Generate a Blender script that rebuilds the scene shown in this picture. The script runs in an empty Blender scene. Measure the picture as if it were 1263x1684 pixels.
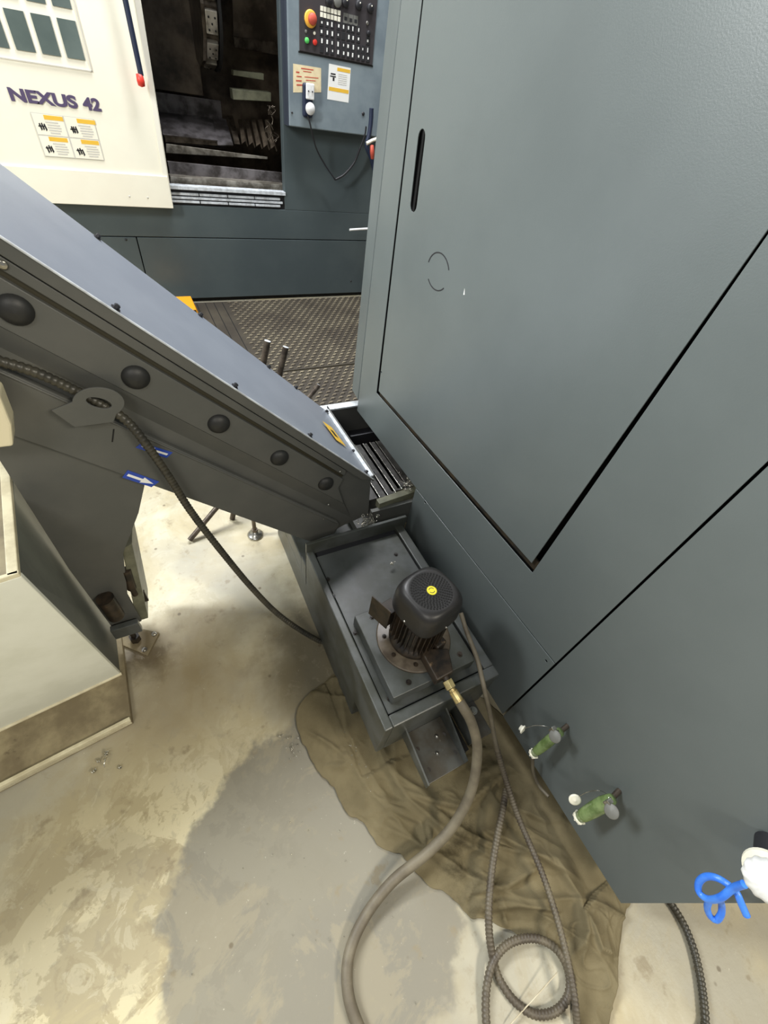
import bpy, bmesh, math, random
from mathutils import Vector, Matrix, noise
random.seed(7)
S = bpy.context.scene
COL = S.collection
# ------------------------------------------------------------------ camera
W, H, FPX, CAMZ = 1263.0, 1684.0, 686.2, 1.6
RR = [[0.8889911892979958, -0.4372248179363986, 0.13612172468426179],
      [-0.2385494346182903, -0.6959122780627939, -0.6773479670632714],
      [0.39088212109768966, 0.5696846143454602, -0.7229596168419337]]
EYE = Vector((0, 0, CAMZ))
ax, ay, az = Vector(RR[0]), -Vector(RR[1]), -Vector(RR[2])
cam = bpy.data.cameras.new('camera'); camo = bpy.data.objects.new('camera', cam); COL.objects.link(camo)
cam.sensor_fit = 'HORIZONTAL'; cam.sensor_width = 36; cam.lens = FPX / W * 36
cam.clip_start = 0.02; cam.clip_end = 100
camo.matrix_world = Matrix(((ax.x, ay.x, az.x, 0), (ax.y, ay.y, az.y, 0), (ax.z, ay.z, az.z, CAMZ), (0, 0, 0, 1)))
S.camera = camo
# ------------------------------------------------------------------ world, lamps, exposure
wd = bpy.data.worlds.new('world'); S.world = wd; wd.use_nodes = True
wd.node_tree.nodes['Background'].inputs[0].default_value = (0.93, 0.97, 1.0, 1)
wd.node_tree.nodes['Background'].inputs[1].default_value = 0.19
def area(name, loc, size, power, col, target):
    l = bpy.data.lights.new(name, 'AREA'); l.shape = 'RECTANGLE'; l.size = size[0]; l.size_y = size[1]
    l.energy = power; l.color = col
    o = bpy.data.objects.new(name, l); COL.objects.link(o); o.location = loc
    o.rotation_euler = (Vector(target) - Vector(loc)).to_track_quat('-Z', 'Y').to_euler()
    return o
area('ceiling_light_aisle', (0.9, 3.3, 4.2), (2.4, 0.4), 165, (0.97, 0.98, 1.0), (0, 1.2, 0))
area('ceiling_light_near', (1.7, -2.4, 3.4), (1.4, 0.5), 84, (1.0, 0.92, 0.76), (0.8, -0.4, 0))
area('face_fill_light', (-2.1, 1.9, 3.0), (0.5, 1.3), 122, (0.97, 1.0, 0.99), (0.8, 0.5, 1.6))  # unseen lamp added to grade the right machine's face, brighter at the top
area('floor_fill_light', (-1.7, -1.9, 3.8), (1.2, 0.5), 34, (1.0, 0.97, 0.88), (-0.4, 0.4, 0))  # unseen fill lamp added to brighten the left floor and bin front
S.view_settings.view_transform = 'Standard'; S.view_settings.look = 'None'
S.view_settings.gamma = 1; S.view_settings.use_curve_mapping = False
S.view_settings.exposure = 0.55
# ------------------------------------------------------------------ helpers
def ray(x, y):
    a, b = x - W / 2, y - H / 2
    return ax * a - ay * b - az * FPX
def PX(x, y, X):
    d = ray(x, y); return EYE + d * (X / d.x)
def PY(x, y, Y):
    d = ray(x, y); return EYE + d * (Y / d.y)
def PZ(x, y, Z):
    d = ray(x, y); return EYE + d * ((Z - CAMZ) / d.z)
def hit(x, y, p, n):
    d = ray(x, y); return EYE + d * ((Vector(p) - EYE).dot(Vector(n)) / d.dot(Vector(n)))
def lin(c):
    return tuple(((v / 255) / 12.92 if v / 255 <= 0.04045 else ((v / 255 + 0.055) / 1.055) ** 2.4) for v in c) + (1,)

def mat(name, col, rough=0.5, metal=0.0, col2=None, nscale=6.0, lo=0.35, hi=0.65, bump=0.0, bscale=200.0, spec=0.5,
        col3=None, n3=20.0, lo3=0.6, hi3=0.75, rough2=None, stretch=None):
    m = bpy.data.materials.new(name); m.use_nodes = True
    nt = m.node_tree; b = nt.nodes['Principled BSDF']
    b.inputs['Base Color'].default_value = lin(col); b.inputs['Roughness'].default_value = rough
    b.inputs['Metallic'].default_value = metal; b.inputs['Specular IOR Level'].default_value = spec
    tc = nt.nodes.new('ShaderNodeTexCoord'); vec = tc.outputs['Object']
    if stretch:
        mp = nt.nodes.new('ShaderNodeMapping'); mp.inputs['Scale'].default_value = stretch
        nt.links.new(vec, mp.inputs[0]); vec = mp.outputs[0]
    def nz(scale, detail=6, rgh=0.6):
        n = nt.nodes.new('ShaderNodeTexNoise'); n.inputs['Scale'].default_value = scale
        n.inputs['Detail'].default_value = detail; n.inputs['Roughness'].default_value = rgh
        nt.links.new(vec, n.inputs['Vector']); return n.outputs[0]
    def ramp(s, a, c):
        r = nt.nodes.new('ShaderNodeMapRange'); r.inputs[1].default_value = a; r.inputs[2].default_value = c
        r.interpolation_type = 'SMOOTHSTEP'; nt.links.new(s, r.inputs[0]); return r.outputs[0]
    def mix(f, a, c):
        x = nt.nodes.new('ShaderNodeMix'); x.data_type = 'RGBA'; nt.links.new(f, x.inputs[0])
        if isinstance(a, tuple): x.inputs[6].default_value = a
        else: nt.links.new(a, x.inputs[6])
        x.inputs[7].default_value = c; return x.outputs[2]
    cur = lin(col)
    if col2:
        f = ramp(nz(nscale), lo, hi); cur = mix(f, cur, lin(col2))
        if rough2 is not None:
            r = nt.nodes.new('ShaderNodeMapRange'); nt.links.new(f, r.inputs[0])
            r.inputs[3].default_value = rough; r.inputs[4].default_value = rough2
            nt.links.new(r.outputs[0], b.inputs['Roughness'])
    if col3: cur = mix(ramp(nz(n3, 8, 0.7), lo3, hi3), cur, lin(col3))
    if not isinstance(cur, tuple): nt.links.new(cur, b.inputs['Base Color'])
    if bump:
        bp = nt.nodes.new('ShaderNodeBump'); bp.inputs['Strength'].default_value = bump; bp.inputs['Distance'].default_value = 0.002
        nt.links.new(nz(bscale, 3), bp.inputs['Height']); nt.links.new(bp.outputs[0], b.inputs['Normal'])
    return m
M = {}
M['paint'] = mat('slate_grey_paint', (100, 107, 107), 0.36, col2=(93, 100, 100), nscale=1.2, bump=0.10, bscale=350)
M['paint_tank'] = mat('tank_paint', (80, 83, 82), 0.36, col2=(60, 62, 56), nscale=9, bump=0.05)
M['paint_conv'] = mat('conveyor_paint', (92, 92, 88), 0.42, col2=(82, 83, 80), nscale=4, bump=0.06)
M['paint_cover_lit'] = mat('conveyor_paint_lit', (140, 146, 156), 0.30, col2=(130, 136, 147), nscale=3, bump=0.05)  # same paint as the sides, lightened for the light on the cover
M['flange'] = mat('bare_steel_and_highlight', (214, 220, 226), 0.4, 0.0, col2=(180, 184, 188), nscale=30)  # also colours the painted highlight on the cover edge
M['grease'] = mat('brown_groove', (56, 52, 38), 0.5)
M['far'] = mat('far_lathe_paint', (80, 90, 92), 0.45, col2=(72, 82, 85), nscale=2, bump=0.05)
M['console'] = mat('console_paint', (132, 144, 150), 0.45, col2=(112, 124, 132), nscale=3)
M['cream'] = mat('cream_paint', (250, 246, 228), 0.35, col2=(246, 240, 222), nscale=2)
M['ivory'] = mat('ivory_paint', (226, 216, 184), 0.4)
M['black'] = mat('black_void', (10, 9, 8), 0.8)
M['seam'] = mat('dark_seam', (28, 26, 22), 0.7, col2=(58, 46, 28), nscale=20)
M['dark'] = mat('dark_plastic', (38, 38, 42), 0.45)
M['fan'] = mat('fan_cover_black', (34, 33, 33), 0.40, col2=(40, 38, 37), nscale=25, bump=0.1, bscale=150)
M['rust'] = mat('oily_rust', (58, 47, 36), 0.4, col2=(26, 22, 18), nscale=28, col3=(120, 98, 72), n3=40, lo3=0.62, hi3=0.72)
M['steel'] = mat('bright_steel', (205, 203, 196), 0.25, 0.9, col2=(150, 146, 136), nscale=40)
M['oldsteel'] = mat('oily_steel', (112, 102, 90), 0.35, 0.6, col2=(60, 52, 44), nscale=14)
M['rail'] = mat('interior_rail', (190, 184, 172), 0.35, 0.6, col2=(110, 104, 94), nscale=12)
M['inter'] = mat('oily_interior', (112, 100, 86), 0.35, 0.2, col2=(58, 50, 42), nscale=5)
M['interplate'] = mat('interior_plate', (120, 116, 118), 0.3, 0.2, col2=(56, 52, 50), nscale=8)
M['brass'] = mat('yellow_zinc', (224, 206, 150), 0.3, 0.6, col2=(180, 160, 110), nscale=50)
M['bar'] = mat('dark_bar_steel', (96, 86, 76), 0.4, 0.5, col2=(60, 52, 46), nscale=30)
M['domes'] = mat('dome_black', (38, 38, 37), 0.5, bump=0.1)
M['hose'] = mat('dusty_rubber_hose', (116, 108, 90), 0.6, col2=(92, 84, 70), nscale=12, bump=0.2, bscale=90)
M['conduit'] = mat('dusty_conduit', (98, 90, 74), 0.5, col2=(72, 64, 54), nscale=15)
M['conduit_dark'] = mat('black_conduit', (52, 50, 44), 0.4, col2=(70, 66, 54), nscale=20)
M['cable'] = mat('grey_cable', (108, 100, 84), 0.55, col2=(88, 80, 66), nscale=20)
M['cloth'] = mat('olive_canvas', (121, 111, 85), 0.85, col2=(101, 92, 69), nscale=5, bump=0.5, bscale=260, col3=(52, 46, 32), n3=3.2, lo3=0.56, hi3=0.76, spec=0.2)
M['green'] = mat('green_oil_glass', (122, 142, 92), 0.12, col2=(88, 108, 62), nscale=30)
M['cap_grey'] = mat('grey_plastic', (112, 112, 107), 0.5)
M['cap_white'] = mat('white_plastic', (240, 236, 218), 0.5)
M['white'] = mat('white_knob', (246, 246, 246), 0.5, col2=(225, 225, 222), nscale=20)
M['blue'] = mat('blue_cord', (44, 110, 220), 0.35, col2=(70, 136, 235), nscale=25)
M['navy'] = mat('navy_hose', (28, 38, 62), 0.5)
M['stickblue'] = mat('blue_sticker', (40, 72, 170), 0.4)
M['stickwhite'] = mat('white_sticker', (244, 244, 240), 0.5)
M['stickcream'] = mat('cream_sticker', (236, 220, 180), 0.5, col2=(226, 208, 168), nscale=30)
M['stickyel'] = mat('amber_sticker', (238, 190, 66), 0.5)
M['sticktxt'] = mat('pale_print', (205, 202, 194), 0.6)
M['ink'] = mat('black_ink', (30, 28, 34), 0.6)
M['letters'] = mat('violet_lettering', (84, 72, 104), 0.5)
M['yellow'] = mat('yellow_plastic', (226, 214, 50), 0.5)
M['orange'] = mat('orange_paint', (236, 160, 30), 0.45)
M['red'] = mat('red_plastic', (222, 60, 48), 0.4)
M['redsoft'] = mat('faded_red', (196, 84, 66), 0.5)
M['amber'] = mat('amber_ring', (240, 178, 70), 0.45)
M['greenb'] = mat('green_button', (90, 200, 100), 0.4)
M['panelblk'] = mat('panel_black', (62, 58, 60), 0.5)
M['key'] = mat('key_dark', (46, 46, 48), 0.45)
M['pane'] = mat('window_glass_dark', (86, 98, 95), 0.15, col2=(104, 116, 112), nscale=2)
M['frame'] = mat('window_frame_cream', (244, 240, 226), 0.4)
M['bin_light'] = mat('bin_pale_paint', (232, 233, 220), 0.45, col2=(220, 221, 206), nscale=5, col3=(120, 118, 104), n3=9, lo3=0.66, hi3=0.8)
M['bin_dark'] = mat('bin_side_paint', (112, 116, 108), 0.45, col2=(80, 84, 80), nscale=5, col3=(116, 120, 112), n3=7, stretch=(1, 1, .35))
M['bin_mud'] = mat('dirty_ledge', (150, 138, 108), 0.6, col2=(112, 100, 76), nscale=8, col3=(84, 72, 54), n3=18)
M['bin_edge'] = mat('pale_lip', (214, 206, 176), 0.5, col2=(190, 180, 150), nscale=20)
M['mat'] = mat('floor_mat', (70, 64, 53), 0.6, col2=(56, 50, 42), nscale=3, bump=0.3, bscale=80)
M['matbump'] = mat('mat_tread', (146, 136, 114), 0.5, col2=(108, 98, 82), nscale=3)
M['slat'] = mat('belt_slat', (74, 72, 70), 0.4, 0.1, col2=(44, 42, 40), nscale=25, bump=0.4, bscale=300)
M['beam'] = mat('trough_beam', (118, 118, 98), 0.45, col2=(96, 96, 80), nscale=20)
M['wood'] = mat('pale_stick', (205, 196, 170), 0.6, col2=(180, 168, 140), nscale=20)
M['wall'] = mat('workshop_wall', (170, 172, 168), 0.8, col2=(160, 162, 158), nscale=2)
M['flangebrown'] = mat('oily_flange', (98, 88, 74), 0.4, 0.0, col2=(66, 56, 44), nscale=16)
M['coned'] = mat('console_edge_paint', (56, 62, 74), 0.5)
M['swarf'] = mat('metal_swarf', (215, 212, 200), 0.2, 0.9)

# concrete floor: warm cement with a painted grey shadow zone, mottling, oil stains
def floor_mat():
    m = bpy.data.materials.new('concrete_floor'); m.use_nodes = True
    nt = m.node_tree; N = nt.nodes; L = nt.links; b = N['Principled BSDF']
    tc = N.new('ShaderNodeTexCoord')
    def nz(scale, detail=8, rgh=0.6, dist=0.0):
        n = N.new('ShaderNodeTexNoise'); n.inputs['Scale'].default_value = scale; n.inputs['Detail'].default_value = detail
        n.inputs['Roughness'].default_value = rgh; n.inputs['Distortion'].default_value = dist
        L.new(tc.outputs['Object'], n.inputs['Vector']); return n.outputs[0]
    def ramp(s, a, c):
        r = N.new('ShaderNodeMapRange'); r.inputs[1].default_value = a; r.inputs[2].default_value = c
        r.interpolation_type = 'SMOOTHSTEP'; L.new(s, r.inputs[0]); return r.outputs[0]
    def mix(f, a, c, k=1.0):
        x = N.new('ShaderNodeMix'); x.data_type = 'RGBA'
        mu = N.new('ShaderNodeMath'); mu.operation = 'MULTIPLY'; L.new(f, mu.inputs[0]); mu.inputs[1].default_value = k
        L.new(mu.outputs[0], x.inputs[0])
        if isinstance(a, tuple): x.inputs[6].default_value = a
        else: L.new(a, x.inputs[6])
        x.inputs[7].default_value = c; return x.outputs[2]
    cur = mix(ramp(nz(2.2, dist=.6), .38, .62), lin((190, 184, 162)), lin((168, 156, 124)))
    cur = mix(ramp(nz(1.4, 5, .5), .47, .60), cur, lin((150, 146, 132)), .8)
    # muddy streaks beside the bin
    sx = N.new('ShaderNodeSeparateXYZ'); L.new(tc.outputs['Object'], sx.inputs[0])
    def blob(cx, cy, r0, r1, rot=0, sc=1.0):
        v = N.new('ShaderNodeMapping'); v.vector_type = 'TEXTURE'
        v.inputs['Location'].default_value = (cx, cy, 0); v.inputs['Rotation'].default_value = (0, 0, rot)
        v.inputs['Scale'].default_value = (sc, 1, 1); L.new(tc.outputs['Object'], v.inputs[0])
        g = N.new('ShaderNodeVectorMath'); g.operation = 'LENGTH'; L.new(v.outputs[0], g.inputs[0])
        n = nz(6, 5); a = N.new('ShaderNodeMath'); a.operation = 'MULTIPLY_ADD'; L.new(n, a.inputs[0]); a.inputs[1].default_value = .30
        L.new(g.outputs['Value'], a.inputs[2])
        return ramp(a.outputs[0], r1 + .15, r0 + .15)
    cur = mix(blob(-.26, .66, .06, .34, 1.0, 1.4), cur, lin((122, 106, 76)), .65)
    cur = mix(blob(-.50, .42, .05, .20, .3, 1.5), cur, lin((112, 98, 70)), .7)
    cur = mix(blob(-.30, .93, .02, .16), cur, lin((84, 70, 48)), .8)
    cur = mix(blob(.28, .62, .10, .30, 1.35, 1.7), cur, lin((92, 82, 58)), .8)
    bl = blob(-.42, .16, .15, .55, .3, 1.3)
    def mul(a, c):
        m_ = N.new('ShaderNodeMath'); m_.operation = 'MULTIPLY'; L.new(a, m_.inputs[0]); L.new(c, m_.inputs[1]); return m_.outputs[0]
    cur = mix(bl, cur, lin((212, 201, 164)), .8)
    cur = mix(mul(bl, ramp(nz(4.5, 9, .62, .9), .50, .53)), cur, lin((150, 136, 102)), .6)
    cur = mix(mul(bl, ramp(nz(13, 9, .66, .5), .53, .57)), cur, lin((150, 136, 104)), .5)
    cur = mix(mul(bl, ramp(nz(9, 9, .66, 1.2), .57, .60)), cur, lin((206, 198, 170)), .5)
    cur = mix(blob(.06, .02, .385, .43, .75, 1.12), cur, lin((122, 118, 106)), .88)  # shadow across the open floor, painted in as a grey tone
    cur = mix(ramp(nz(3.1, 9, .66, .7), .53, .57), cur, lin((158, 148, 122)), .35)
    cur = mix(ramp(nz(22, 8, .7, .4), .56, .64), cur, lin((146, 138, 116)), .35)
    cur = mix(ramp(nz(16, 6, .6), .60, .72), cur, lin((132, 120, 94)), .6)
    cur = mix(ramp(nz(7, 6, .6), .63, .69), cur, lin((120, 106, 78)), .55)
    vo = N.new('ShaderNodeTexVoronoi'); vo.inputs['Scale'].default_value = 9; L.new(tc.outputs['Object'], vo.inputs['Vector'])
    cur = mix(ramp(vo.outputs['Distance'], .075, .035), cur, lin((92, 80, 60)), .7)
    cur = mix(ramp(nz(60, 4, .7), .66, .74), cur, lin((210, 204, 184)), .6)
    L.new(cur, b.inputs['Base Color'])
    rr = N.new('ShaderNodeMapRange'); L.new(nz(5), rr.inputs[0]); rr.inputs[3].default_value = .32; rr.inputs[4].default_value = .62
    L.new(rr.outputs[0], b.inputs['Roughness'])
    bp = N.new('ShaderNodeBump'); bp.inputs['Strength'].default_value = .25; bp.inputs['Distance'].default_value = .004
    L.new(nz(30, 8, .7), bp.inputs['Height']); L.new(bp.outputs[0], b.inputs['Normal'])
    return m
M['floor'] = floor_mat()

class B:
    def __init__(s): s.v = []; s.f = []; s.sm = []
    def add(s, vs, fs, smooth=False):
        o = len(s.v); s.v += [Vector(p) for p in vs]
        for f in fs: s.f.append([o + i for i in f]); s.sm.append(smooth)
        return s
    def box(s, lo, hi, rot=None, piv=None):
        x0, y0, z0 = lo; x1, y1, z1 = hi
        vs = [Vector(p) for p in ((x0, y0, z0), (x1, y0, z0), (x1, y1, z0), (x0, y1, z0), (x0, y0, z1), (x1, y0, z1), (x1, y1, z1), (x0, y1, z1))]
        if rot is not None:
            c = Vector(piv) if piv is not None else sum(vs, Vector()) / 8
            R = rot if isinstance(rot, Matrix) else Matrix.Rotation(rot, 3, 'Z')
            vs = [R @ (p - c) + c for p in vs]
        return s.add(vs, [(0, 3, 2, 1), (4, 5, 6, 7), (0, 1, 5, 4), (1, 2, 6, 5), (2, 3, 7, 6), (3, 0, 4, 7)])
    def hexa(s, a, b_):       # two corresponding loops
        n = len(a)
        fs = [tuple(range(n))[::-1], tuple(range(n, 2 * n))] + [(i, (i + 1) % n, n + (i + 1) % n, n + i) for i in range(n)]
        return s.add(list(a) + list(b_), fs)
    def prism(s, pts, off):
        off = Vector(off); pts = [Vector(p) for p in pts]
        return s.hexa(pts, [p + off for p in pts])
    def cyl(s, p, q, r, r2=None, n=16, smooth=True, cap=True, rot=0):
        p, q = Vector(p), Vector(q); r2 = r if r2 is None else r2
        d = (q - p).normalized(); u = d.orthogonal().normalized(); w = d.cross(u)
        A = [p + (u * math.cos(t) + w * math.sin(t)) * r for t in [rot + 2 * math.pi * i / n for i in range(n)]]
        C = [q + (u * math.cos(t) + w * math.sin(t)) * r2 for t in [rot + 2 * math.pi * i / n for i in range(n)]]
        s.add(A + C, [(i, (i + 1) % n, n + (i + 1) % n, n + i) for i in range(n)], smooth)
        if cap: s.add(A, [tuple(range(n))[::-1]]); s.add(C, [tuple(range(n))])
        return s
    def lathe(s, c, axis, prof, n=24, smooth=True):      # prof: (radius, height along axis)
        c = Vector(c); d = Vector(axis).normalized(); u = d.orthogonal().normalized(); w = d.cross(u)
        vs = []
        for r, h in prof:
            for i in range(n):
                t = 2 * math.pi * i / n
                vs.append(c + d * h + (u * math.cos(t) + w * math.sin(t)) * max(r, 1e-5))
        fs = []
        for k in range(len(prof) - 1):
            for i in range(n):
                j = (i + 1) % n; fs.append((k * n + i, k * n + j, (k + 1) * n + j, (k + 1) * n + i))
        return s.add(vs, fs, smooth)
    def tube(s, pts, r, n=12, step=None, ring=None):
        pts = curve(pts, step or max(r * .6, .004))
        prev = None; vs = []; k = len(pts)
        for i, p in enumerate(pts):
            d = (pts[min(i + 1, k - 1)] - pts[max(i - 1, 0)]).normalized()
            if prev is None: u = d.orthogonal().normalized()
            else: u = (prev - d * prev.dot(d)).normalized()
            prev = u; w = d.cross(u)
            rr = r if ring is None else r * ring[i % len(ring)]
            if callable(r): rr = r(i / (k - 1))
            for j in range(n):
                t = 2 * math.pi * j / n; vs.append(p + (u * math.cos(t) + w * math.sin(t)) * rr)
        fs = [(i * n + j, i * n + (j + 1) % n, (i + 1) * n + (j + 1) % n, (i + 1) * n + j) for i in range(k - 1) for j in range(n)]
        s.add(vs, fs, True)
        s.add(vs[:n], [tuple(range(n))[::-1]]); s.add(vs[-n:], [tuple(range(n))])
        return s
    def build(s, name, m, parent=None, bevel=0, seg=2, kind=None, label=None):
        org = ORG.get(parent.name, Vector()) if parent else Vector()
        me = bpy.data.meshes.new(name)
        me.from_pydata([p - org for p in s.v], [], s.f); me.validate()
        if len(me.polygons) == len(s.sm): me.polygons.foreach_set('use_smooth', s.sm)
        bm = bmesh.new(); bm.from_mesh(me)
        if len(bm.faces) < 20000: bmesh.ops.recalc_face_normals(bm, faces=bm.faces)
        bm.to_mesh(me); bm.free()
        me.materials.append(M[m] if isinstance(m, str) else m)
        o = bpy.data.objects.new(name, me); COL.objects.link(o)
        if parent: o.parent = parent; ORG[o.name] = org
        if bevel:
            bv = o.modifiers.new('bevel', 'BEVEL'); bv.width = bevel; bv.segments = seg; bv.limit_method = 'ANGLE'; bv.angle_limit = 0.6
        if kind: o['kind'] = kind
        if label: o['label'] = label
        return o
ORG = {}
def curve(P, step):
    P = [Vector(p) for p in P]; out = []
    Q = [P[0] * 2 - P[1]] + P + [P[-1] * 2 - P[-2]]
    for i in range(1, len(Q) - 2):
        a, b_, c, d = Q[i - 1:i + 3]; n = max(1, int((c - b_).length / step))
        for k in range(n):
            t = k / n
            out.append(.5 * ((2 * b_) + (c - a) * t + (2 * a - 5 * b_ + 4 * c - d) * t * t + (-a + 3 * b_ - 3 * c + d) * t ** 3))
    out.append(P[-1]); return out
def thing(name, label, cat, loc, group=None):
    o = bpy.data.objects.new(name, None); COL.objects.link(o); o.location = loc; o.empty_display_size = .05
    o['label'] = label; o['category'] = cat
    if group: o['group'] = group
    ORG[o.name] = Vector(loc); return o
def tag(o, label, cat, group=None):
    o['label'] = label; o['category'] = cat
    if group: o['group'] = group
    return o
def plate_hole(outer, holes, off, name, m, parent, bevel=0, kind=None):
    """flat plate with real holes, given by loops of points, thickened by off"""
    org = ORG.get(parent.name, Vector()); bm = bmesh.new(); loops = [outer] + holes; eds = []
    for lp in loops:
        vs = [bm.verts.new(Vector(p) - org) for p in lp]
        eds += [bm.edges.new((vs[i], vs[(i + 1) % len(vs)])) for i in range(len(vs))]
    bmesh.ops.triangle_fill(bm, use_beauty=True, edges=eds)
    g = bmesh.ops.extrude_face_region(bm, geom=bm.faces[:])
    bmesh.ops.translate(bm, vec=Vector(off), verts=[v for v in g['geom'] if isinstance(v, bmesh.types.BMVert)])
    bmesh.ops.recalc_face_normals(bm, faces=bm.faces)
    me = bpy.data.meshes.new(name); bm.to_mesh(me); bm.free(); me.materials.append(M[m])
    o = bpy.data.objects.new(name, me); COL.objects.link(o); o.parent = parent; ORG[o.name] = org
    if bevel:
        bv = o.modifiers.new('bevel', 'BEVEL'); bv.width = bevel; bv.segments = 2; bv.limit_method = 'ANGLE'; bv.angle_limit = 1.0
    return o
def oval(c, u, w, n=20):
    return [c + u * math.cos(2 * math.pi * i / n) + w * math.sin(2 * math.pi * i / n) for i in range(n)]
def slot(p, q, r, n=8):      # stadium loop in the x = const plane
    d = (q - p).normalized(); w = Vector((0, -d.z, d.y)); out = []
    for i in range(n + 1):
        t = -math.pi / 2 + math.pi * i / n; out.append(q + d * r * math.cos(t) + w * r * math.sin(t))
    for i in range(n + 1):
        t = math.pi / 2 + math.pi * i / n; out.append(p + d * r * math.cos(t) + w * r * math.sin(t))
    return out
def hexbolt(b, p, ax_, r=.007, h=.006, washer=True):
    p = Vector(p); a = Vector(ax_).normalized()
    if washer: b.cyl(p, p + a * .0015, r * 1.55, n=14, smooth=False)
    b.cyl(p, p + a * h, r, n=6, smooth=False); b.cyl(p + a * h, p + a * (h + .001), r * .7, n=10, smooth=False)

# ================================================================== SETTING
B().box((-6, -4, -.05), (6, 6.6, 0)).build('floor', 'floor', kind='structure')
B().box((-6, 6.6, 0), (6, 6.8, 4.8)).build('wall_back', 'wall', kind='structure')

# ================================================================== NEAR LATHE (right)
XF = .785
lathe = thing('lathe', 'tall slate grey lathe cabinet filling the right side, its end face towards us', 'machine', (2.0, .6, 0))
B().box((.835, -.375, .50), (3.2, 1.53, 2.6)).box((.835, -.375, .10), (3.2, .93, .50)).box((1.65, .93, .10), (3.2, 1.53, .5)) \
   .build('body', 'black', lathe)
for x, y in ((.95, -.2), (.95, .8), (3.0, -.2), (3.0, 1.4)): B().lathe((x, y, 0), (0, 0, 1), [(0, 0), (.05, 0), (.05, .015), (.015, .02), (.015, .11), (0, .11)], 20).build('levelling_foot', 'oldsteel', lathe)
T = .003
def ext(pA, pB, z):       # extend line A->B in the face plane up to height z
    return pA + (pB - pA) * ((z - pA.z) / (pB.z - pA.z))
dBL, dTL = PX(622.5, 643, XF), PX(696, 0, XF)
dBR, dR = PX(874, 926, XF), PX(1263, 377, XF)
door_out = [dBL, dBR, ext(dBR, dR, 2.6), ext(dBL, dTL, 2.6)]
sl = slot(PX(693, 227, XF), PX(680, 336, XF), .019)
holes = [sl, oval(PX(627, 612, XF), Vector((0, .004, 0)), Vector((0, 0, .004)), 10)]
plate_hole(door_out, holes, (T, 0, 0), 'door_panel', 'paint', lathe, .002)
gBL, gBR = PX(619, 646, XF), PX(875, 942, XF)
# frame panel round the door: left strip, bottom strip
f0, f1 = PX(587, 675, XF), PX(684, 802.5, XF)
fr = [PX(660, 0, XF), PX(615, 418, XF), PX(589.5, 655, XF), f0, f1, PX(700, 816, XF), PX(909, 1084, XF)]
gR = ext(gBR, PX(1265, 381, XF), 2.6)
S0, vs1 = PX(826, 1176, XF), PX(1262, 761, XF)
up = ext(S0, vs1, 2.6); vs0 = ext(S0, vs1, .53)
gTL = ext(gBL, PX(693.5, 0, XF), 2.6)
loop = [ext(PX(615, 418, XF), PX(660, 0, XF), 2.6)] + [PX(615, 418, XF), PX(589.5, 655, XF), f0, f1, vs0 + Vector((0, .002, 0)), up, gR, gBR, gBL, gTL]
plate_hole(loop, [], (T, 0, 0), 'frame_panel', 'paint', lathe, .002)
# lower door ledge showing in the gap (dirty inner lip)
B().prism([PX(620, 651, XF) , PX(873, 940, XF), PX(873, 940, XF) + Vector((0, 0, .035)), PX(620, 651, XF) + Vector((0, 0, .035))], (.006, 0, 0)) \
   .build('inner_lip', 'seam', lathe).location.x += .012
# near panel (right of the vertical seam, full height) and low panel under the lip
nb0, nb1 = PX(829, 1177, XF), PX(1021, 1485.5, XF)
n2 = up + Vector((0, -.0035, 0))
far_edge = -.386
plate_hole([S0 + Vector((0, -.0035, 0)), nb1, Vector((XF, far_edge, 2.6)), n2], [], (T, 0, 0), 'end_panel', 'paint', lathe, .003)
low = [PX(684, 806, XF - .003), PX(912, 1092, XF - .003), PX(829.5, 1171, XF - .003)]
lb = Vector((XF - .003, .955, .10)); low = [Vector((XF - .003, .955, low[0].z + .004))] + low[0:0] + [low[1], low[2], Vector((XF - .003, low[2].y, .10)), lb]
hl = [oval(PX(699, 826, XF - .003), Vector((0, .006, 0)), Vector((0, 0, .006)), 10), oval(PX(898, 1087, XF - .003), Vector((0, .005, 0)), Vector((0, 0, .004)), 10)]
plate_hole(low, hl, (T, 0, 0), 'lower_panel', 'paint', lathe, .003)
# corner post, turned slightly away
p0, p1, p2, p3 = PX(658.5, 0, XF), PX(588, 657, XF), PX(579, 641, XF + .03), PX(640, 0, XF + .03)
q0 = p1 + (p0 - p1) * (2.0 / (p0.z - p1.z)); q3 = p2 + (p3 - p2) * (2.0 / (p3.z - p2.z))
B().hexa([p1, p2, q3, q0], [v + Vector((.03, -.02, 0)) for v in (p1, p2, q3, q0)]).build('corner_post', 'paint', lathe, .002)
# knockout ring on the door
c = PX(720, 447, XF); b = B()
for i in range(41):
    if i in (17, 40): b.build('knockout_ring', 'dark', lathe); b = B()
    if i == 40: break
    t0, t1 = 2 * math.pi * i / 40, 2 * math.pi * (i + 1) / 40
    if i < 1 or 16 < i < 24 or 34 < i: continue
    def rp(t, r): return c + Vector((0, math.cos(t) * r, math.sin(t) * r * .82))
    b.prism([rp(t0, .056), rp(t1, .056), rp(t1, .0595), rp(t0, .0595)], (-.001, 0, 0))
p = PX(764, 480, XF); B().prism([p + Vector((0, -.004, -.006)), p + Vector((0, .001, -.008)), p + Vector((0, .003, .008))], (-.0008, 0, 0)).build('paint_chip', 'stickwhite', lathe)

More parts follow.
